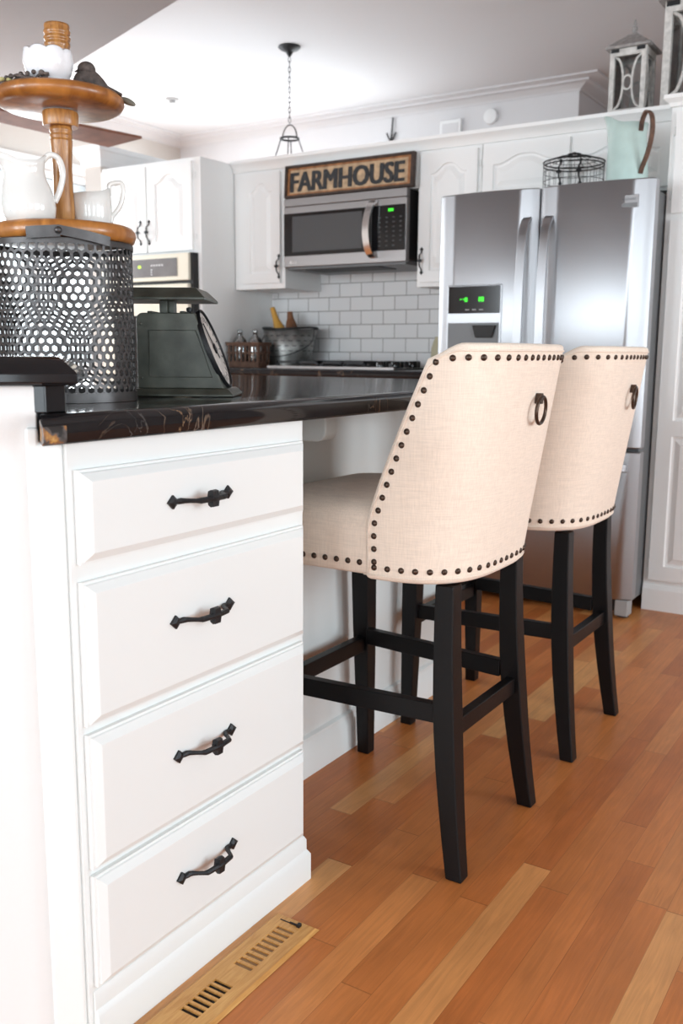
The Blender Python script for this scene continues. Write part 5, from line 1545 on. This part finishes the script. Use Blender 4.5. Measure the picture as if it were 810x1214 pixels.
# ================================================================== FAR ROOM DETAILS
px, py = -3.302, 4.612
pd = thing('pendant_light', 'black pendant light on a chain hanging beyond the kitchen cabinets', 'pendant light', (px, py, CEIL))
mb = MB(); mb.lathe([(0.062, CEIL-0.0005), (0.064, CEIL-0.006), (0.05, CEIL-0.018), (0.022, CEIL-0.030), (0.010, CEIL-0.05), (0.004, CEIL-0.055)], 28, Matrix.Translation((px, py, 0)))
mb.build('canopy', 'iron', pd, smooth='auto')
mb = MB()
z = CEIL-0.055; k = 0
while z > 2.30:
    Mx = Matrix.Translation((px, py, z-0.014)) @ Matrix.Rotation(PI/2*(k % 2)+0.6, 4, 'Z')
    mb.tube([Mx @ Vector((0.0065*math.cos(2*PI*i/12), 0, 0.017*math.sin(2*PI*i/12))) for i in range(12)], 0.0022, 5, cyclic=True)
    z -= 0.027; k += 1
mb.build('chain', 'iron', pd)
mb = MB()
mb.tube([Vector((px+0.05*math.cos(t), py, 2.205+0.075*math.sin(t))) for t in [PI*i/14 for i in range(15)]], 0.004, 6)
mb.tube([Vector((px+0.052*math.cos(2*PI*i/28), py+0.052*math.sin(2*PI*i/28), 2.205)) for i in range(28)], 0.006, 6, cyclic=True)
mb.build('hoop', 'iron', pd, smooth=True)
mb = MB()
for i in range(4):
    t = 0.5+PI/2*i
    mb.tube([(px+0.05*math.cos(t), py+0.05*math.sin(t), 2.205), (px+0.17*math.cos(t), py+0.17*math.sin(t), 1.86)], 0.0032, 6)
mb.build('rod', 'iron', pd)
mb = MB(); mb.lathe([(0.16, 1.86), (0.185, 1.855), (0.19, 1.84), (0.16, 1.78), (0.09, 1.73), (0.004, 1.71)], 40, Matrix.Translation((px, py, 0)))
mb.build('glass_bowl_shade', 'milkglass', pd, smooth=True)
# arrow, plate, detector on the far wall
ar = MB(); ax_, ay_ = -3.475, YF-0.014
ar.tube([(ax_+0.014, ay_, 2.635), (ax_, ay_, 2.46)], 0.0055, 6)
for a, b in ((-0.036, 0.062), (0.040, 0.062)):
    ar.tube([(ax_, ay_, 2.462), (ax_+a, ay_, 2.462+b+0.01)], 0.005, 6)
ar.tube([(ax_, ay_, 2.50), (ax_, ay_, 2.44)], [0.007, 0.004], 6)
tag(ar.build('wall_arrow', 'iron', smooth='auto'), 'small dark metal arrow pointing down on the far grey wall', 'wall ornament')
pl_ = thing('thermostat', 'square white thermostat plate on the far wall left of the smoke detector', 'thermostat', (-3.0, YF, 2.5))
mb = MB(); mb.box(-3.085, -2.925, YF-0.028, YF-0.0005, 2.39, 2.565); mb.build('cover', 'whiteplastic', pl_, bevel=0.006)
mb = MB(); mb.box(-3.065, -2.945, YF-0.030, YF-0.0285, 2.41, 2.54); mb.build('face_plate', 'wallgrey', pl_, bevel=0.001)
mb = MB(); mb.lathe([(0.050, 0.0), (0.052, 0.010), (0.046, 0.026), (0.024, 0.030), (0.004, 0.030)], 32, Matrix.Translation((-2.715, YF-0.0005, 2.552)) @ Matrix.Rotation(PI/2, 4, 'X'))
tag(mb.build('smoke_detector', 'whiteplastic', smooth='auto'), 'round white smoke detector high on the far wall', 'smoke detector')
mb = MB(); mb.lathe([(0.045, CEIL-0.0005), (0.045, CEIL-0.006), (0.022, CEIL-0.012), (0.022, CEIL-0.028), (0.004, CEIL-0.03)], 20, Matrix.Translation((-4.636, 5.10, 0)))
tag(mb.build('ceiling_sprinkler', 'grey', smooth='auto'), 'tiny grey fitting on the white ceiling left of the pendant', 'ceiling fitting')
# ceiling fan: a blade shows behind the stand
fx, fy, fzz = -3.34, 2.28, 1.93
fan = thing('ceiling_fan', 'ceiling fan with a red brown wooden blade reaching out behind the tiered stand', 'ceiling fan', (fx, fy, 2.35))
mb = MB(); mb.lathe([(0.06, 2.349), (0.06, 2.33), (0.02, 2.31), (0.015, 2.03), (0.08, 2.01), (0.10, 1.95), (0.07, 1.90), (0.03, 1.88), (0.004, 1.875)], 28, Matrix.Translation((fx, fy, 0)))
mb.build('motor_housing', 'grey', fan, smooth='auto')
for k in range(3):
    mb = MB()
    Mb_ = Matrix.Translation((fx, fy, fzz)) @ Matrix.Rotation(math.radians(83.0)+2*PI/3*k, 4, 'Z') @ Matrix.Rotation(math.radians(-9), 4, 'X')
    mb.prism([(0.09, -0.05), (0.985, -0.085), (0.925, 0.085), (0.09, 0.05)], 'z', -0.006, 0.006, Mb_)
    mb.build('blade', 'blade', fan, bevel=0.002)
